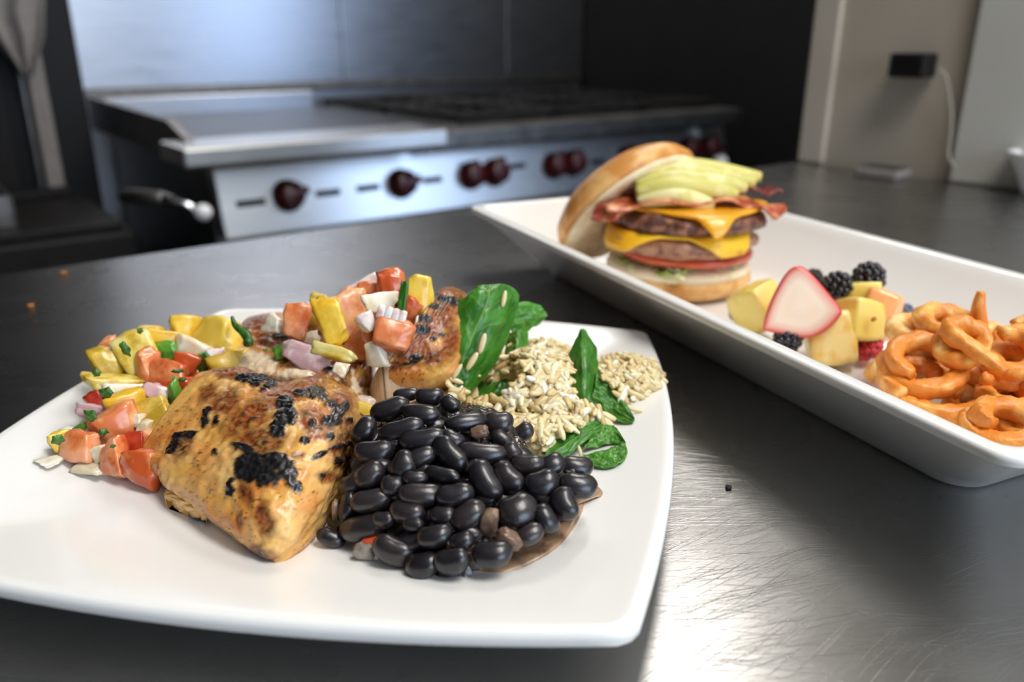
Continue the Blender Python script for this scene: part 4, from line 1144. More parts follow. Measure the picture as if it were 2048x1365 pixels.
# packed core of the mound
nx, ny = 70, 80; b_ = len(V); idx = {}
for i in range(nx):
    for j in range(ny):
        x, y = -0.055 + .14 * i / (nx - 1), 0.27 + .19 * j / (ny - 1)
        h = rice_low(x, y) if bean_h(x, y) < rice_h(x, y) else 0
        idx[i, j] = len(V); V.append(Vector((x, y, plate_z(x, y) - 0.0006 + h + (0.0008 * fbm(Vector((x, y, 0)) * 400) if h > 0 else 0))))
for i in range(nx - 1):
    for j in range(ny - 1):
        q = (idx[i, j], idx[i + 1, j], idx[i + 1, j + 1], idx[i, j + 1])
        if max(V[k].z - plate_z(V[k].x, V[k].y) for k in q) > 0: F.append(q)
M['rice_core'] = food('packed rice', rgb(196, 166, 108), rgb(222, 198, 142), 300, 0.5, 0.2, 0.0, 0.6, 700)
nf = sum(1 for q in F if min(q) < b_)
me = pymesh('cooked_rice', V, F); me.materials.append(M['rice']); me.materials.append(M['rice_core'])
me.polygons.foreach_set('material_index', [0 if i < nf else 1 for i in range(len(me.polygons))])
o = link('cooked_rice', me); recenter(o); tag(o, 'mound of tan cooked rice between beans and spinach', 'rice', kind='stuff')
gme = pymesh('grain', GV, GF); gme.materials.append(M['rice']); gme.polygons.foreach_set('use_smooth', [True] * len(gme.polygons))
GR_ = [(545, 190, 115, 78, .3615, 'single rice grain near the tip of the big spinach leaf'), (405, 480, 145, 74, .3455, 'long rice grain halfway up the big spinach leaf'), (340, 595, 140, 58, .3425, 'rice grain below the halfway grain on the big spinach leaf'),
       (243, 660, 115, 58, .342, 'rice grain low on the big spinach leaf, in the clump'), (232, 720, 110, -20, .341, 'rice grain low on the big spinach leaf, in the clump'), (172, 720, 110, -50, .341, 'rice grain low on the big spinach leaf, in the clump'), (258, 790, 150, -6, .336, 'rice grain lying across the base of the big spinach leaf'),
       (210, 770, 120, -40, .337, 'rice grain low on the big spinach leaf, in the clump'), (1040, 1027, 95, 35, .3125, 'pale white rice grain on the lower spinach leaf'), (1040, 1185, 90, -75, .2995, 'rice grain hanging between the two lower spinach leaves'), (535, 580, 130, 92, .360, 'white rice grain beside the right edge of the big spinach leaf'),
       (597, 485, 80, 20, .372, 'short rice grain on the folded spinach behind the big leaf'), (1255, 556, 115, 2, .424, 'lone rice grain on the plate behind the standing spinach leaf'), (1405, 912, 95, -8, .358, 'lone rice grain on the plate right of the standing spinach leaf'), (600, 600, 130, 60, .361, 'rice grain leaning on the folded dark spinach')]
for (cx, cy, L, a, Y, lb) in GR_:
    u, v = 840 + .3077 * cx, 540 + .3077 * cy
    p = ptY(u, v, Y)
    p = above_plate(p, 0.0015)
    s = depth_of(p) / FPX / 2 * .3077
    d = IMG_R * math.cos(R(a)) + IMG_U * math.sin(R(a)); n = -IMG_F; y = n.cross(d)
    o = bpy.data.objects.new('rice_grain', gme); COL.objects.link(o)
    m = Matrix((tuple(d) + (0,), tuple(y) + (0,), tuple(n) + (0,), (0, 0, 0, 1))).transposed()
    o.matrix_world = Matrix.Translation(p) @ m @ Matrix.Scale(L * s, 4)
    tag(o, lb, 'rice grain', 'loose rice grains on the spinach and plate')

# ------------------------------------------------------------------ spinach
tl = NT('spinach leaf'); tl.set(rough=0.34, sss=0.0, coat=0.15, coatr=0.2)
at_ = tl.n('ShaderNodeAttribute'); at_.attribute_name = 'col'; tl.l(at_.outputs['Color'], tl.b.inputs['Base Color'])
nb = tl.noise(350, 3); tl.bump(nb.outputs['Fac'], 0.15, 0.0005)
# thin leaves let light through
trn = tl.n('ShaderNodeBsdfTranslucent'); tl.l(at_.outputs['Color'], trn.inputs['Color'])
mxs = tl.n('ShaderNodeMixShader'); mxs.inputs[0].default_value = 0.25
outn = [n for n in tl.t.nodes if n.type == 'OUTPUT_MATERIAL'][0]
tl.l(tl.b.outputs[0], mxs.inputs[1]); tl.l(trn.outputs[0], mxs.inputs[2]); tl.l(mxs.outputs[0], outn.inputs['Surface'])
M['leaf'] = tl.m
G0, G1, GV_ = lin((48, 112, 26)), lin((86, 158, 48)), lin((150, 196, 104))
def leaf(name, grids, label, nr=70, nc=50, dark=0.0, rib=0.5, thick=0.0005, crinkle=0.0006, pale=0.0):
    V = []; F = []; C = []
    for gi, g in enumerate(grids):
        P = surf([[above_plate(ptY(*q)) for q in row] for row in g], nr, nc)
        du = np.gradient(P, axis=1); dv = np.gradient(P, axis=0); N = np.cross(du, dv); N /= np.linalg.norm(N, axis=2, keepdims=True) + 1e-12
        P2 = P.copy(); col = np.zeros((nr, nc, 3))
        for i in range(nr):
            for j in range(nc):
                s, t = j / (nc - 1), i / (nr - 1)
                nz_ = fbm(Vector((s * 5, t * 5, gi + len(label))), 3)
                dr_ = abs(s - rib - 0.05 * math.sin(t * 3))
                vein = math.exp(-(dr_ / 0.016) ** 2)
                ph = (t * 5.0 - dr_ * 3.2 + 0.3 * nz_) % 1.0
                vein = max(vein, 0.75 * math.exp(-((ph - 0.5) / 0.045) ** 2) * min(1, max(0, (0.5 - dr_) * 3)))
                c = G0 + (G1 - G0) * np.clip(0.45 + 0.7 * nz_ + pale, 0, 1.4)
                c = c + (GV_ - c) * vein * 0.45
                ed = min(s, 1 - s, t, 1 - t)
                c = c + (GV_ - c) * 0.25 * math.exp(-(ed / 0.012) ** 2)
                col[i, j] = np.clip(c * (1 - dark), 0.003, 1)
                P2[i, j] = P[i, j] + N[i, j] * (crinkle * nz_ * 1.6 + 0.0004 * vein)
        b = len(V)
        V += (P2 + N * thick / 2).reshape(-1, 3).tolist() + (P2 - N * thick / 2).reshape(-1, 3).tolist()
        C += col.reshape(-1, 3).tolist() * 2
        n2 = nr * nc
        for i in range(nr - 1):
            for j in range(nc - 1):
                k = b + i * nc + j; q = (k, k + 1, k + nc + 1, k + nc)
                F.append(q); F.append(tuple(x + n2 for x in q[::-1]))
        per = [(0, j) for j in range(nc)] + [(i, nc - 1) for i in range(1, nr)] + [(nr - 1, j) for j in range(nc - 2, -1, -1)] + [(i, 0) for i in range(nr - 2, 0, -1)]
        for k in range(len(per)):
            x = b + per[k][0] * nc + per[k][1]; y = b + per[(k + 1) % len(per)][0] * nc + per[(k + 1) % len(per)][1]
            F.append((x, x + n2, y + n2, y))
    me = pymesh(name, V, F); set_colors(me, np.array(C)); fix_normals(me)
    o = link(name, me, M['leaf']); recenter(o)
    return tag(o, label, 'leaf', 'spinach leaves on the square plate')
leaf('spinach_leaf', [[[(893, 770, .343), (903, 782, .342), (915, 790, .341), (928, 794, .342), (937, 789, .345)],
    [(879, 742, .346), (898, 748, .344), (918, 752, .343), (945, 758, .345), (966, 758, .350)],
    [(877, 700, .350), (905, 703, .347), (933, 705, .346), (968, 712, .350), (996, 718, .356)],
    [(890, 652, .355), (922, 650, .352), (955, 650, .352), (990, 655, .356), (1018, 668, .362)],
    [(914, 610, .360), (946, 603, .357), (976, 603, .358), (1010, 612, .362), (1034, 622, .367)],
    [(940, 584, .364), (956, 574, .362), (985, 569, .363), (1017, 571, .367), (1038, 590, .370)]]], 'largest spinach leaf standing upright with rice grains on it', 90, 70, rib=0.45)
leaf('spinach_leaf', [[[(1015, 615, .382), (1020, 645, .380), (1026, 676, .380)], [(1045, 604, .386), (1046, 636, .383), (1045, 668, .384)], [(1065, 606, .389), (1068, 634, .386), (1062, 658, .387)], [(1082, 614, .391), (1087, 631, .389), (1080, 645, .390)], [(1091, 626, .392), (1093, 630, .391), (1089, 636, .392)]]],
     'light spinach leaf tip sticking out behind the largest leaf', 50, 40, pale=0.4)
leaf('spinach_leaf', [[[(1008, 668, .380), (1034, 664, .374), (1056, 664, .378)], [(1010, 695, .374), (1034, 692, .368), (1055, 698, .372)], [(1012, 722, .368), (1030, 722, .363), (1048, 724, .367)], [(1014, 750, .362), (1028, 752, .359), (1040, 750, .362)]]],
     'folded bluish green spinach piece between the largest leaf and the rice', 50, 30, pale=0.1)
leaf('spinach_leaf', [[[(985, 705, .372), (1000, 715, .368), (1018, 722, .366)], [(965, 740, .364), (990, 748, .360), (1018, 752, .358)], [(945, 775, .356), (975, 785, .351), (1015, 778, .350)], [(935, 800, .348), (965, 802, .345), (1010, 795, .344)]]], 'dark spinach leaf below the largest leaf at the edge of the rice', 50, 40, dark=0.25)
leaf('spinach_leaf', [[[(1160, 662, .366), (1165, 658, .365), (1171, 662, .366)], [(1147, 690, .362), (1167, 690, .357), (1189, 690, .362)], [(1137, 715, .358), (1166, 718, .350), (1195, 722, .357)], [(1137, 745, .353), (1166, 752, .345), (1197, 748, .352)], [(1137, 772, .348), (1166, 785, .340), (1196, 782, .347)], [(1150, 790, .344), (1172, 806, .339), (1198, 814, .342)]],
    [[(1192, 748, .350), (1188, 780, .343), (1178, 806, .339)], [(1213, 766, .347), (1208, 794, .341), (1203, 818, .337)], [(1236, 790, .344), (1229, 817, .338), (1222, 838, .334)], [(1257, 817, .340), (1249, 833, .336), (1240, 846, .333)], [(1269, 836, .336), (1268, 842, .335), (1264, 846, .334)]]],
     'folded spinach leaf standing in the rice at the right', 60, 40, dark=0.1)
leaf('spinach_leaf', [[[(1083, 908, .300), (1098, 915, .297), (1110, 922, .296)], [(1112, 880, .306), (1124, 895, .300), (1136, 912, .298)], [(1145, 856, .314), (1156, 871, .307), (1165, 888, .304)], [(1180, 846, .318), (1186, 856, .314), (1192, 868, .310)], [(1200, 845, .320), (1203, 852, .318), (1205, 860, .315)]]],
     'narrow spinach leaf lying below the rice at the front', 50, 36)
leaf('spinach_leaf', [[[(1166, 899, .303), (1182, 876, .309), (1197, 854, .316)], [(1195, 893, .304), (1208, 872, .310), (1216, 851, .318)], [(1222, 888, .305), (1230, 872, .310), (1233, 857, .315)], [(1249, 888, .305), (1251, 887, .306), (1251, 884, .307)]],
    [[(1166, 910, .300), (1170, 924, .297), (1180, 933, .295)], [(1200, 904, .303), (1205, 920, .298), (1212, 936, .295)], [(1231, 893, .304), (1236, 910, .300), (1237, 929, .296)], [(1250, 888, .304), (1255, 902, .302), (1251, 917, .299)]]],
     'rolled spinach leaf at the front right corner of the rice', 50, 36, pale=0.35)
# split bean on the rice
u, v = 620 + kk * 1325, 740 + kk * 385
p = ptZ(u, v, 0.031); s = depth_of(p) / FPX / 2 * kk
place_bean(p, IMG_R * .8 + IMG_U * .6, -IMG_F, 135 * s, 118 * s, 100 * s, 4, 'broken black bean lying on the rice right of the pile')
# ------------------------------------------------------------------ long white tray
TS = Vector((0.415, -0.910, 0)).normalized(); TN = Vector((-TS.y, TS.x, 0))
TN = Vector((0.910, 0.415, 0)).normalized()
SC, NC_ = -0.376, 0.3445        # tray centre in tray axes
def TP(s, n, z): return TS * s + TN * n + Vector((0, 0, z))
def rr_loop(hs, hn, r, z, k=8):
    L = []
    for cx, cy, a0 in ((1, 1, 0), (-1, 1, 90), (-1, -1, 180), (1, -1, 270)):
        for i in range(k + 1):
            a = R(a0 + 90 * i / k)
            L.append(TP(SC + cx * (hs - r) + r * math.cos(a), NC_ + cy * (hn - r) + r * math.sin(a), z))
    return L
bs_, bn_ = 0.184, 0.0565; RZ = 0.049
fl = 0.049
tp = [(bs_ - .012, bn_ - .012, .012, 0.0), (bs_, bn_, .014, 0.0), (bs_ + .002, bn_ + .002, .015, .0016), (bs_ + .007, bn_ + .007, .016, .0075), (bs_ + .010, bn_ + .010, .016, .0095), (bs_ + fl - .006, bn_ + fl - .006, .012, RZ - .006), (bs_ + fl - .001, bn_ + fl - .001, .010, RZ - .0045),
      (bs_ + fl, bn_ + fl, .010, RZ - .003), (bs_ + fl, bn_ + fl, .010, RZ - .001), (bs_ + fl - .001, bn_ + fl - .001, .010, RZ), (bs_ + fl - .0065, bn_ + fl - .0065, .008, RZ), (bs_ + fl - .008, bn_ + fl - .008, .008, RZ - .001),
      (bs_ + fl - .012, bn_ + fl - .012, .009, RZ - .006), (bs_ + .012, bn_ + .012, .014, .0135), (bs_ + .004, bn_ + .004, .016, .0085), (bs_ - .006, bn_ - .006, .018, .0065), (bs_ - .02, bn_ - .02, .016, .006)]
TF = 0.006
v, f = loft([rr_loop(*q) for q in tp])
o = link('serving_tray', pymesh('serving_tray', v, f), M['china']); recenter(o)
tag(o, 'long white rectangular tray with flared sides holding burger, fruit and fries', 'tray')
for p in o.data.polygons: p.use_smooth = True

# ------------------------------------------------------------------ burger
M['bun_crust'] = food('toasted bun crust', rgb(208, 140, 64), rgb(234, 184, 114), 60, 0.45, 0.1, 0.05, 0.2, 200)
M['bun_crumb'] = food('bun crumb', rgb(222, 192, 144), rgb(240, 222, 186), 80, 0.75, 0.15, 0.0, 0.5, 260)
M['patty'] = food('grilled beef patty', rgb(84, 48, 36), rgb(148, 96, 74), 150, 0.5, 0.05, 0.2, 0.9, 260, c3=rgb(176, 128, 98))
M['cheese'] = food('melted cheddar', rgb(246, 172, 22), rgb(254, 196, 44), 30, 0.3, 0.2, 0.2, 0.0)
M['bacon'] = food('fried bacon', rgb(112, 30, 18), rgb(176, 72, 40), 70, 0.35, 0.1, 0.3, 0.4, 200, c3=rgb(222, 150, 100))
M['avocado'] = food('avocado flesh', rgb(212, 204, 110), rgb(236, 226, 164), 60, 0.4, 0.25, 0.1, 0.1, 200)
M['lettuce'] = food('shredded lettuce', rgb(150, 186, 84), rgb(226, 228, 180), 60, 0.4, 0.2, 0.15, 0.2, 200)
M['mayo'] = M['lettuce']
BC = Vector((0.118, 0.572, 0))
def disc_profile(name, prof, loc, mat, seed, wob=0.02, n=56, nz=0.0, lobes=3.0):
    v, f = lathe(prof, n, (0, 0, 0))
    out = []
    for p in v:
        rr = math.hypot(p.x, p.y)
        a = math.atan2(p.y, p.x)
        w = 1 + wob * fbm(Vector((math.cos(a) * lobes * .5, math.sin(a) * lobes * .5, seed)), 3)
        q = Vector((p.x * w, p.y * w, p.z + (nz * fbm(Vector((p.x * 60, p.y * 60, seed + p.z * 90)), 3) if nz else 0)))
        out.append(q)
    o = link(name, pymesh(name, out, f), mat); o.location = loc
    return o
bb = empty('bottom_bun', (BC.x, BC.y, TF)); tag(bb, 'bottom half of the burger bun on the tray', 'bun')
z0 = TF + 0.0004
o = disc_profile('crust', [(0, 0), (0.040, 0), (0.047, .003), (0.0515, .009), (0.0505, .015), (0.0, .015)], (BC.x, BC.y, z0), M['bun_crust'], 1); o.parent = bb; o.matrix_parent_inverse = Matrix.Translation(-bb.location)
o = disc_profile('crumb', [(0, 0), (0.0500, 0), (0.0505, .003), (0.0485, .006), (0.0, .0065)], (BC.x, BC.y, z0 + .0150), M['bun_crumb'], 1); o.parent = bb; o.matrix_parent_inverse = Matrix.Translation(-bb.location)
zt = z0 + .0215
# lettuce: a crinkled leaf layer with shreds
rg = random.Random(9)
lt = empty('lettuce', (BC.x, BC.y, zt)); tag(lt, 'crinkled pale lettuce layer on the bottom bun', 'lettuce')
for k in range(26):
    a = rg.uniform(0, 6.283); rr = rg.uniform(.032, .050)
    c0 = Vector((BC.x + math.cos(a) * rr, BC.y + math.sin(a) * rr, zt + rg.uniform(.001, .0035)))
    d = Vector((math.cos(a + rg.uniform(.6, 2.4)), math.sin(a + rg.uniform(.6, 2.4)), 0)); up = Vector((math.cos(a), math.sin(a), 0))
    V = []; F = []
    L = rg.uniform(.012, .022); w = rg.uniform(.003, .005)
    droop = rg.uniform(0, .004)
    rows = 9
    for side in (0, .0006):
        for i in range(rows):
            t = i / (rows - 1) - .5
            for j in range(4):
                s = j / 3 - .5
                V.append(c0 + d * t * L + up * (s * w * 2) + Vector((0, 0, .0012 * math.sin(i * 1.9 + k) + .001 * math.sin(j * 2.2 + k) - droop * (s + .5) + side)))
    for sd in (0, 1):
        for i in range(rows - 1):
            for j in range(3):
                q = sd * rows * 4 + i * 4 + j; qq = (q, q + 1, q + 5, q + 4); F.append(qq if sd else qq[::-1])
    per = [(0, 0), (0, 1), (0, 2), (0, 3)] + [(i, 3) for i in range(1, rows)] + [(rows - 1, j) for j in (2, 1, 0)] + [(i, 0) for i in range(rows - 2, 0, -1)]
    for x in range(len(per)):
        p_, q_ = per[x], per[(x + 1) % len(per)]; ia, ib = p_[0] * 4 + p_[1], q_[0] * 4 + q_[1]
        F.append((ia, ib, ib + rows * 4, ia + rows * 4))
    me = pymesh('shred', V, F); fix_normals(me); link('shred', me, M['lettuce'], lt)
TC = Vector((BC.x + .004, BC.y - .004, 0))
o = disc_profile('tomato_slice', [(0, 0), (.043, 0), (.046, .0015), (.0465, .004), (.045, .006), (0, .006)], (TC.x, TC.y, zt + .0035), M['tomato_skin'], 3, .03); tag(o, 'red tomato slice under the lower beef patty', 'tomato')
def patty(z, r, c, seed, label):
    o = disc_profile('beef_patty', [(0, 0), (r * .55, 0), (r * .9, .0008), (r * .985, .004), (r, .0075), (r * .97, .0115), (r * .85, .0135), (r * .5, .014), (0, .014)], (c.x, c.y, z), M['patty'], seed, .12, 80, .0016, 6)
    return tag(o, label, 'patty', 'beef patties in the burger')
P1 = Vector((BC.x - .002, BC.y - .004, 0)); P2 = Vector((BC.x + .002, BC.y - .002, 0))
patty(zt + .0093, .0515, P1, 5, 'lower beef patty resting on the tomato slice')
patty(zt + .0245, .0535, P2, 8, 'upper beef patty under the bright cheese')
def cheese(cz, c, rot, half, label, drop, seed):
    n = 34; V = []; F = []
    for side in (0, 1):
        for i in range(n):
            for j in range(n):
                x = (i / (n - 1) * 2 - 1); y = (j / (n - 1) * 2 - 1)
                px, py = x * half, y * half
                ca, sa = math.cos(rot), math.sin(rot)
                X, Y = px * ca - py * sa, px * sa + py * ca
                rr = math.hypot(X, Y)
                over = max(0, rr - .049)
                pull = .055 / rr if rr > .055 else 1
                z = cz - min(drop, over * 1.3) + (.0018 if side else 0) + .0005 * fbm(Vector((X, Y, seed)) * 80)
                k = min(1, pull * (1 + .02 * fbm(Vector((X * 50, Y * 50, seed)))))
                V.append(Vector((c.x + X * k, c.y + Y * k, z)))
    for side in (0, 1):
        for i in range(n - 1):
            for j in range(n - 1):
                q = side * n * n + i * n + j; qq = (q, q + 1, q + n + 1, q + n); F.append(qq if not side else qq[::-1])
    per = [(0, j) for j in range(n)] + [(i, n - 1) for i in range(1, n)] + [(n - 1, j) for j in range(n - 2, -1, -1)] + [(i, 0) for i in range(n - 2, 0, -1)]
    for x in range(len(per)):
        a, b = per[x], per[(x + 1) % len(per)]; ia, ib = a[0] * n + a[1], b[0] * n + b[1]; F.append((ia, ib, ib + n * n, ia + n * n))
    me = pymesh('cheese', V, F); fix_normals(me)
    o = link('cheese_slice', me, M['cheese']); recenter(o); return tag(o, label, 'cheese', 'cheese slices in the burger')
cheese(zt + .0238, P1, R(-15), .048, 'melted cheese slice between the two beef patties', .011, 2)
cheese(zt + .0388, P2 + Vector((.005, -.009, 0)), R(-41), .042, 'bright yellow cheese slice on the upper patty', .012, 7)
def strip(name, pts, width, thick, mat, label, cat, group, wave=.003, freq=26, seed=0, n=46, normal=Vector((0, 0, 1))):
    C_ = catmull(np.array([tuple(p) for p in pts]), np.linspace(0, 1, n)); V = []; F = []; m = 7
    for side in (0, 1):
        for i in range(n):
            p = Vector(C_[i]); t = Vector(C_[min(i + 1, n - 1)] - C_[max(i - 1, 0)]).normalized(); b = t.cross(normal).normalized(); nn = b.cross(t)
            for j in range(m):
                s = j / (m - 1) - .5
                V.append(p + b * s * width * (1 + .12 * math.sin(i * .5 + seed)) + nn * (wave * math.sin(i / n * freq + s * 2 + seed) + (thick if side else 0)))
    for side in (0, 1):
        for i in range(n - 1):
            for j in range(m - 1):
                q = side * n * m + i * m + j; qq = (q, q + 1, q + m + 1, q + m); F.append(qq if side else qq[::-1])
    per = [(0, j) for j in range(m)] + [(i, m - 1) for i in range(1, n)] + [(n - 1, j) for j in range(m - 2, -1, -1)] + [(i, 0) for i in range(n - 2, 0, -1)]
    for x in range(len(per)):
        a, b = per[x], per[(x + 1) % len(per)]; ia, ib = a[0] * m + a[1], b[0] * m + b[1]; F.append((ia, ib, ib + n * m, ia + n * m))
    me = pymesh(name, V, F); fix_normals(me); o = link(name, me, M[mat]); recenter(o); return tag(o, label, cat, group)
zb = zt + .0425
strip('bacon_strip', [(.062, .545, zb - .004), (.085, .545, zb + .001), (.115, .548, zb + .002), (.145, .552, zb + .001), (.165, .548, zb - .002), (.178, .540, zb - .006)], .024, .0018, 'bacon', 'front bacon strip sticking out at the right of the burger', 'bacon', 'bacon strips in the burger', .002, 22, 1)
strip('bacon_strip', [(.056, .572, zb + .000), (.09, .574, zb + .003), (.13, .578, zb + .004), (.168, .582, zb + .003), (.185, .585, zb + .001)], .024, .0018, 'bacon', 'rear bacon strip under the avocado', 'bacon', 'bacon strips in the burger', .002, 24, 3)
strip('bacon_strip', [(.060, .535, zb - .008), (.070, .556, zb - .002), (.076, .580, zb + .004), (.078, .6, zb + .004)], .020, .0018, 'bacon', 'dark curled bacon end at the left of the burger', 'bacon', 'bacon strips in the burger', .002, 16, 5)
# avocado slices: long crescents fanned across the burger
za = zb + .0075
AV = [((.082, .548), (.112, .546), (.150, .552), .000, 'front avocado slice facing the camera on the burger'), ((.083, .556), (.118, .556), (.158, .560), .003, 'second avocado slice from the front on the burger'), ((.084, .566), (.122, .567), (.166, .568), .0055, 'third avocado slice from the front, longest to the right'),
      ((.082, .577), (.122, .580), (.172, .576), .0075, 'rearmost avocado slice under the top bun'), ((.083, .546), (.108, .543), (.133, .545), -.006, 'lowest avocado slice tucked under the front one')]
for (a, b, c, dz, lb) in AV:
    P_ = catmull(np.array([(a[0], a[1], za + dz), (b[0], b[1], za + dz + .0045), (c[0], c[1], za + dz - .002)]), np.linspace(0, 1, 30))
    V, F = tube([Vector(q) for q in P_], [.0015 + .0048 * math.sin(math.pi * min(1, max(0, (i + 1.2) / 31.4))) ** .45 for i in range(30)], 12, .5)
    o = link('avocado_slice', pymesh('avocado', V, F), M['avocado']); recenter(o); tag(o, lb, 'avocado', 'avocado slices on the burger')
# top bun leaning on the stack
tbc = Vector((0.088, 0.602, 0.0555)); tn = Vector((-0.50, 0.58, 0.66)).normalized()
tb_ = empty('top_bun', tbc); tag(tb_, 'top half of the burger bun leaning open against the burger', 'bun')
Rq = tn.to_track_quat('Z', 'Y').to_matrix().to_4x4()
o = disc_profile('crust', [(0.0, .0004), (.0545, .0004), (.0575, .003), (.0580, .007), (.0545, .0145), (.046, .0215), (.033, .027), (.016, .0298), (0, .0304)], (0, 0, 0), M['bun_crust'], 4, .02); o.data.transform(Rq); o.location = tbc; o.parent = tb_; o.matrix_parent_inverse = Matrix.Translation(-tbc)
o = disc_profile('crumb', [(0, -.004), (.050, -.004), (.0555, -.002), (.0570, .0), (.054, .0004), (0, .0004)], (0, 0, 0), M['bun_crumb'], 4, .02); o.data.transform(Rq); o.location = tbc; o.parent = tb_; o.matrix_parent_inverse = Matrix.Translation(-tbc)

# ------------------------------------------------------------------ fruit
M['strawberry_skin'] = food('strawberry skin', rgb(196, 20, 18), rgb(226, 50, 34), 100, 0.25, 0.2, 0.4, 0.3, 260)
ts = NT('strawberry flesh'); ts.set(rough=0.3, sss=0.3, ssss=.003, coat=.3); a_ = ts.n('ShaderNodeAttribute'); a_.attribute_name = 'col'; ts.l(a_.outputs['Color'], ts.b.inputs['Base Color']); M['strawberry'] = ts.m
M['cantaloupe'] = food('cantaloupe', rgb(244, 150, 60), rgb(250, 184, 120), 60, 0.3, 0.3, 0.35, 0.1, 200)
M['pine_white'] = food('pale pineapple', rgb(236, 190, 80), rgb(246, 222, 150), 70, 0.3, 0.3, 0.35, 0.2, 200)
M['blackberry'] = plain('blackberry', rgb(22, 18, 28), 0.22, coat=0.5, scale=200, var=.3)
M['raspberry'] = food('raspberry', rgb(176, 20, 40), rgb(210, 50, 70), 150, 0.3, 0.2, 0.4, 0.2, 300)
M['blueberry'] = food('blueberry', rgb(40, 44, 62), rgb(92, 98, 116), 120, 0.5, 0.0, 0.1, 0.1, 300)
M['pineapple_bright'] = food('bright pineapple', rgb(232, 192, 66), rgb(246, 220, 118), 50, 0.3, 0.3, 0.35, 0.2, 200)
def fruit(name, u, v, w, h, d, ang, z, mat, label, cat, rd=.4, yaw=0, seed=1, group='fruit pieces on the tray'):
    p = ptZ(u, v, z); s = depth_of(p) / FPX / 2
    me = blob(name, w * s * 1.08, d, h * s * 1.08, seed, rd, .05, 1.2, 8, .12); me.transform(img_matrix(ang, yaw, 0))
    o = link(name, me, M[mat]); o.location = p; recenter(o); return tag(o, label, cat, group)
fruit('pineapple_chunk', 1520, 616, 70, 92, .014, 22, .026, 'pineapple_bright', 'yellow pineapple chunk left of the strawberry on the tray', 'pineapple', .35, 20, 2)
fruit('pineapple_chunk', 1660, 676, 88, 100, .012, 8, .021, 'pine_white', 'pale pineapple wedge below the strawberry on the tray', 'pineapple', .4, -15, 3)
fruit('pineapple_chunk', 1716, 641, 66, 80, .012, -6, .030, 'pineapple_bright', 'yellow pineapple cube with brown eyes right of the strawberry', 'pineapple', .35, 12, 4)
fruit('pineapple_chunk', 1722, 590, 66, 50, .011, 0, .036, 'pineapple_bright', 'pineapple piece under the rear blackberry', 'pineapple', .4, -10, 5)
fruit('cantaloupe_chunk', 1762, 632, 66, 96, .014, -14, .028, 'cantaloupe', 'orange cantaloupe chunk beside the curly fries', 'melon', .35, -25, 6)
for (u, v) in ((1712, 618), (1727, 640)):
    p = ptZ(u, v, .0315) - IMG_F * .0125
    pc = [o for o in bpy.data.objects if o.name.startswith('pineapple_chunk') and 'brown eyes' in o.get('label', '')][0]
    me = blob('eye', .0016, .0006, .0012, 3, .8, .1, 1, 4); me.transform(img_matrix(30)); e = link('eye', me, M['crumb'])
    e.location = p; e.parent = pc; e.matrix_parent_inverse = Matrix.Translation(-pc.location)
# strawberry half, cut face to the front
p = ptZ(1598, 612, .041); s = depth_of(p) / FPX
out = [(1528, 660), (1535, 628), (1550, 588), (1572, 548), (1590, 533), (1608, 535), (1630, 556), (1655, 588), (1678, 618), (1676, 634), (1652, 660), (1625, 674), (1600, 676), (1560, 668)]
cl = catmull(np.array([((u - 1598) * s, -(v - 612) * s) for u, v in out + [out[0]]]), np.linspace(0, 1, 73))[:-1]
V = []; F = []; C = []; n = len(cl)
rings = [(0.02, -.0008), (.35, -.0004), (.6, 0), (.8, 0), (.9, .0002), (.97, .0008), (1.0, .002), (1.0, .004), (.94, .009), (.78, .014), (.5, .0175), (.02, .019)]
red, wht, pnk = lin((214, 34, 26)), lin((246, 226, 206)), lin((240, 170, 150))
for (q, y) in rings:
    for k in range(n):
        V.append(Vector((cl[k][0] * q, y, cl[k][1] * q)))
        if y > .0015: c = red
        else:
            m = min(1, max(0, (q - .66) / .32)) ** 1.4; c = wht * (1 - m) + red * m
            if .30 < q < .4: c = wht * .85 + lin((225, 195, 140)) * .15
        C.append(c)
for i in range(len(rings) - 1):
    for k in range(n):
        j = (k + 1) % n; F.append((i * n + k, i * n + j, (i + 1) * n + j, (i + 1) * n + k))
F.append(tuple(range(n))); F.append(tuple(range(len(V) - n, len(V))))
me = pymesh('strawberry', V, F); set_colors(me, np.array(C)); me.transform(img_matrix(0, -14, 0)); fix_normals(me)
o = link('strawberry_half', me, M['strawberry']); o.location = p; recenter(o); tag(o, 'strawberry half with its pale cut face to the front', 'strawberry')
def berry(name, u, v, px, z, mat, label, cat, seed, elong=1.1, group='blackberries on the tray'):
    p = ptZ(u, v, z); s = depth_of(p) / FPX / 2; r_ = px * s
    rg = random.Random(seed); prt = []
    n = 44
    for i in range(n):
        y = 1 - 2 * (i + .5) / n; rr = math.sqrt(1 - y * y); a = i * 2.39996 + seed
        c = Vector((math.cos(a) * rr, math.sin(a) * rr, y * elong)) * r_ * .80
        m = blob('d', r_ * .25, r_ * .25, r_ * .25, i, 1.0, 0, 1, 3, 0); m.transform(Matrix.Translation(c)); prt.append(m)
    prt.append(blob('core', r_ * .78, r_ * .78, r_ * .78 * elong, 1, 1.0, 0, 1, 5, 0))
    me = join_meshes(name, prt); me.transform(Matrix.Rotation(rg.uniform(-.8, .8), 4, 'X') @ Matrix.Rotation(rg.uniform(-.8, .8), 4, 'Y'))
    o = link(name, me, M[mat]); o.location = p; recenter(o); return tag(o, label, cat, group)
berry('blackberry', 1674, 572, 58, .042, 'blackberry', 'blackberry right behind the strawberry tip', 'blackberry', 2, 1.15)
berry('blackberry', 1736, 558, 66, .044, 'blackberry', 'rearmost blackberry on top of the pineapple piece', 'blackberry', 5, 1.1)
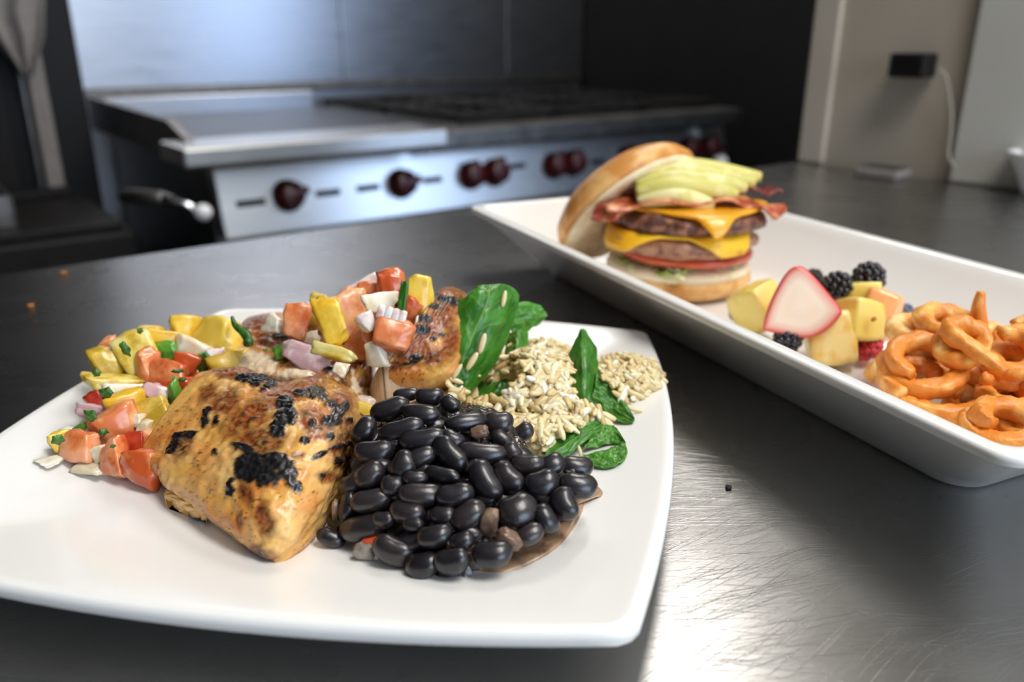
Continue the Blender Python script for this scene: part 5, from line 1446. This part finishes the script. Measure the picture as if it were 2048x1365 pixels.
berry('blackberry', 1576, 678, 58, .022, 'blackberry', 'blackberry in front of the strawberry near the tray rim', 'blackberry', 8, 1.1)
berry('blackberry', 1628, 556, 36, .038, 'blackberry', 'mostly hidden blackberry behind the strawberry', 'blackberry', 9, 1.1)
berry('raspberry', 1736, 696, 62, .016, 'raspberry', 'red raspberry under the yellow pineapple cube', 'raspberry', 4, .7, None)
for (u, v, w, z, lb) in ((1474, 627, 34, .017, 'blueberry left of the pineapple near the burger'), (1812, 622, 30, .024, 'dark blueberry between the melon and the curly fries')):
    p = ptZ(u, v, z); s = depth_of(p) / FPX / 2 * w
    V, F = lathe([(0, -1), (.5, -.86), (.87, -.5), (1, 0), (.87, .5), (.55, .82), (.42, .86), (.36, .74), (0, .70)], 24)
    me = pymesh('blueberry', [q * s for q in V], F); me.transform(Matrix.Rotation(.7, 4, 'X'))
    o = link('blueberry', me, M['blueberry']); o.location = p; recenter(o); tag(o, lb, 'blueberry', 'blueberries on the tray')

# ------------------------------------------------------------------ curly fries
M['fry'] = food('seasoned curly fry', rgb(230, 138, 46), rgb(248, 182, 90), 90, 0.45, 0.05, 0.12, 0.6, 500, c3=rgb(252, 222, 152))
def fry(u, v, z, w, asp, turns, a0, tube_px, label, grow=0.0, pitch=0.006, lean=0.0, tail=None, sq=.55, seed=1):
    """coil: w = px width of the ring, asp = height/width as seen"""
    p = ptZ(u, v, z); d = depth_of(p); s = d / FPX / 2
    rad = w * s * .95; tr_ = tube_px * s * 1.15
    tov = (Vector((0, 0, CAM_H)) - p).normalized()
    el = math.asin(tov.z)
    tilt = math.asin(min(1, asp)) - el        # rotate the ring axis from vertical towards the viewer
    horiz = Vector((tov.x, tov.y, 0)).normalized()
    ax = (Vector((0, 0, 1)) * math.cos(tilt) + horiz * math.sin(tilt) + Vector((1, 0, 0)) * lean).normalized()
    x = Vector((1, 0, 0)); x = (x - ax * x.dot(ax)).normalized(); y = ax.cross(x)
    N = int(34 * turns) + 4; path = []; rg = random.Random(seed)
    for i in range(N):
        t = i / (N - 1); a = R(a0) + 2 * math.pi * turns * t
        rr = rad * (1 + grow * (t - .5)) * (1 + .05 * fbm(Vector((t * 4, seed, 0))))
        path.append(p + (x * math.cos(a) + y * math.sin(a)) * rr + ax * pitch * turns * (t - .5))
    if tail:
        e = path[-1]; q = ptZ(*tail); path += [e + (q - e) * k / 8 for k in range(1, 9)]
        for _ in range(3):
            path = [path[0]] + [(path[i - 1] + path[i] * 2 + path[i + 1]) / 4 for i in range(1, len(path) - 1)] + [path[-1]]
    M_ = len(path)
    rad_l = [tr_ * (.62 + .38 * min(1, 8 * min(i, M_ - 1 - i) / M_ + .1)) * (1 + .09 * fbm(Vector((i * .17, seed * 3, 1)))) for i in range(M_)]
    V, F = tube(path, rad_l, 14, sq)
    V = [q + Vector((fbm(q * 230 + Vector((seed, 0, 0))), fbm(q * 230 + Vector((0, seed, 9))), fbm(q * 230 + Vector((4, 0, seed))))) * .0013 for q in V]
    zmin = min(q.z for q in V)
    if zmin < TF + .0003: V = [q + Vector((0, 0, TF + .0003 - zmin)) for q in V]
    # push out of the near wall of the tray
    for q in V:
        nn = q.dot(TN) - (NC_ - bn_ - .012); lim = .0135 - nn
        if nn < 0 and q.z < lim: q.z = lim + .0004
    o = link('curly_fry', pymesh('curly_fry', V, F), M['fry']); recenter(o); return tag(o, label, 'fries', 'curly fries on the tray')
K = .3223
def Fp(cx, cy): return 1640 + K * cx, 560 + K * cy
FR = [  # cx, cy, z, w, asp, turns, a0, tube, label, kwargs
    (650, 520, .034, 420 * K, .66, 1.35, 100, 95 * K, 'big round curly fry ring at the left front of the fries', dict(grow=-.25, pitch=.006)),
    (600, 590, .028, 250 * K, .55, 1.1, 200, 80 * K, 'inner curl inside the big left fry ring', dict(grow=.1)),
    (730, 690, .023, 600 * K, .40, 1.15, 150, 100 * K, 'wide flat fry ring under the big left ring', dict(grow=.08)),
    (880, 400, .045, 250 * K, .85, 1.2, 60, 90 * K, 'upright fry loop with a tail in the middle of the fries', dict(tail=(1640 + K * 1150, 560 + K * 575, .040), pitch=.008)),
    (640, 300, .040, 330 * K, .5, 1.1, 20, 95 * K, 'arched fry at the back left beside the melon', dict(pitch=.010)),
    (780, 300, .043, 300 * K, .6, 1.3, 140, 90 * K, 'arched fry coil at the back behind the upright loop', dict(pitch=.012)),
    (1200, 480, .040, 260 * K, .75, 1.3, 0, 100 * K, 'fry coil at the right edge of the frame', dict(pitch=.012)),
    (1230, 700, .028, 380 * K, .35, 1.1, 120, 95 * K, 'long fry bend at the right under the edge coil', dict()),
    (1150, 900, .024, 360 * K, .55, 1.5, 30, 110 * K, 'thick fry ring at the front right near the tray rim', dict(grow=-.4)),
    (860, 840, .014, 470 * K, .36, .7, 180, 95 * K, 'lowest curved fry along the tray wall', dict()),
    (1260, 370, .044, 240 * K, .6, 1.1, 60, 90 * K, 'upper fry curl cut by the right edge of the frame', dict()),
    (1060, 380, .034, 260 * K, .6, 1.0, 300, 85 * K, 'fry curl behind the upright loop', dict()),
    (950, 640, .020, 420 * K, .4, 1.0, 0, 95 * K, 'fry bend low in the middle of the pile', dict()),
    (1330, 930, .020, 330 * K, .45, 1.0, 60, 95 * K, 'fry bend at the lower right outside corner', dict()),
    (700, 400, .030, 360 * K, .5, 1.2, 250, 95 * K, 'fry curl in the middle behind the big left ring', dict()),
    (1100, 560, .030, 330 * K, .45, 1.2, 0, 95 * K, 'fry curl under the tail of the upright loop', dict()),
    (1010, 780, .018, 360 * K, .4, 1.2, 90, 95 * K, 'fry curl low between the flat ring and the thick front ring', dict()),
    (1400, 620, .030, 330 * K, .5, 1.2, 60, 95 * K, 'fry coil beyond the right edge coil', dict()),
]
for i, (cx, cy, z, w, asp, tu, a0, tb2, lb, kw) in enumerate(FR):
    u, v = Fp(cx, cy); fry(u, v, z, w, asp, tu, a0, tb2, lb, seed=i + 2, **kw)
# straight spike and the short stub
Ys = .372
pts = [ptY(*Fp(cx, cy), Ys) for cx, cy in ((985, 420), (990, 330), (985, 240), (985, 160), (1000, 75))]
P_ = [Vector(q) for q in catmull(np.array([tuple(q) for q in pts]), np.linspace(0, 1, 24))]
V, F = tube(P_, [.0038 * (1 - .55 * (i / 23) ** 2) for i in range(24)], 10, .6); o = link('curly_fry', pymesh('fry', V, F), M['fry']); recenter(o); tag(o, 'straight fry end sticking straight up at the back', 'fries', 'curly fries on the tray')
pts = [ptZ(*Fp(cx, cy), z) for cx, cy, z in ((300, 610, .013), (340, 570, .017), (395, 520, .024), (430, 470, .03))]
P_ = [Vector(q) for q in catmull(np.array([tuple(q) for q in pts]), np.linspace(0, 1, 20))]
V, F = tube(P_, [.0034 + .001 * math.sin(i * .16) for i in range(20)], 10, .4); o = link('curly_fry', pymesh('fry', V, F), M['fry']); recenter(o); tag(o, 'short fry stub pointing to the raspberry at the left', 'fries', 'curly fries on the tray')
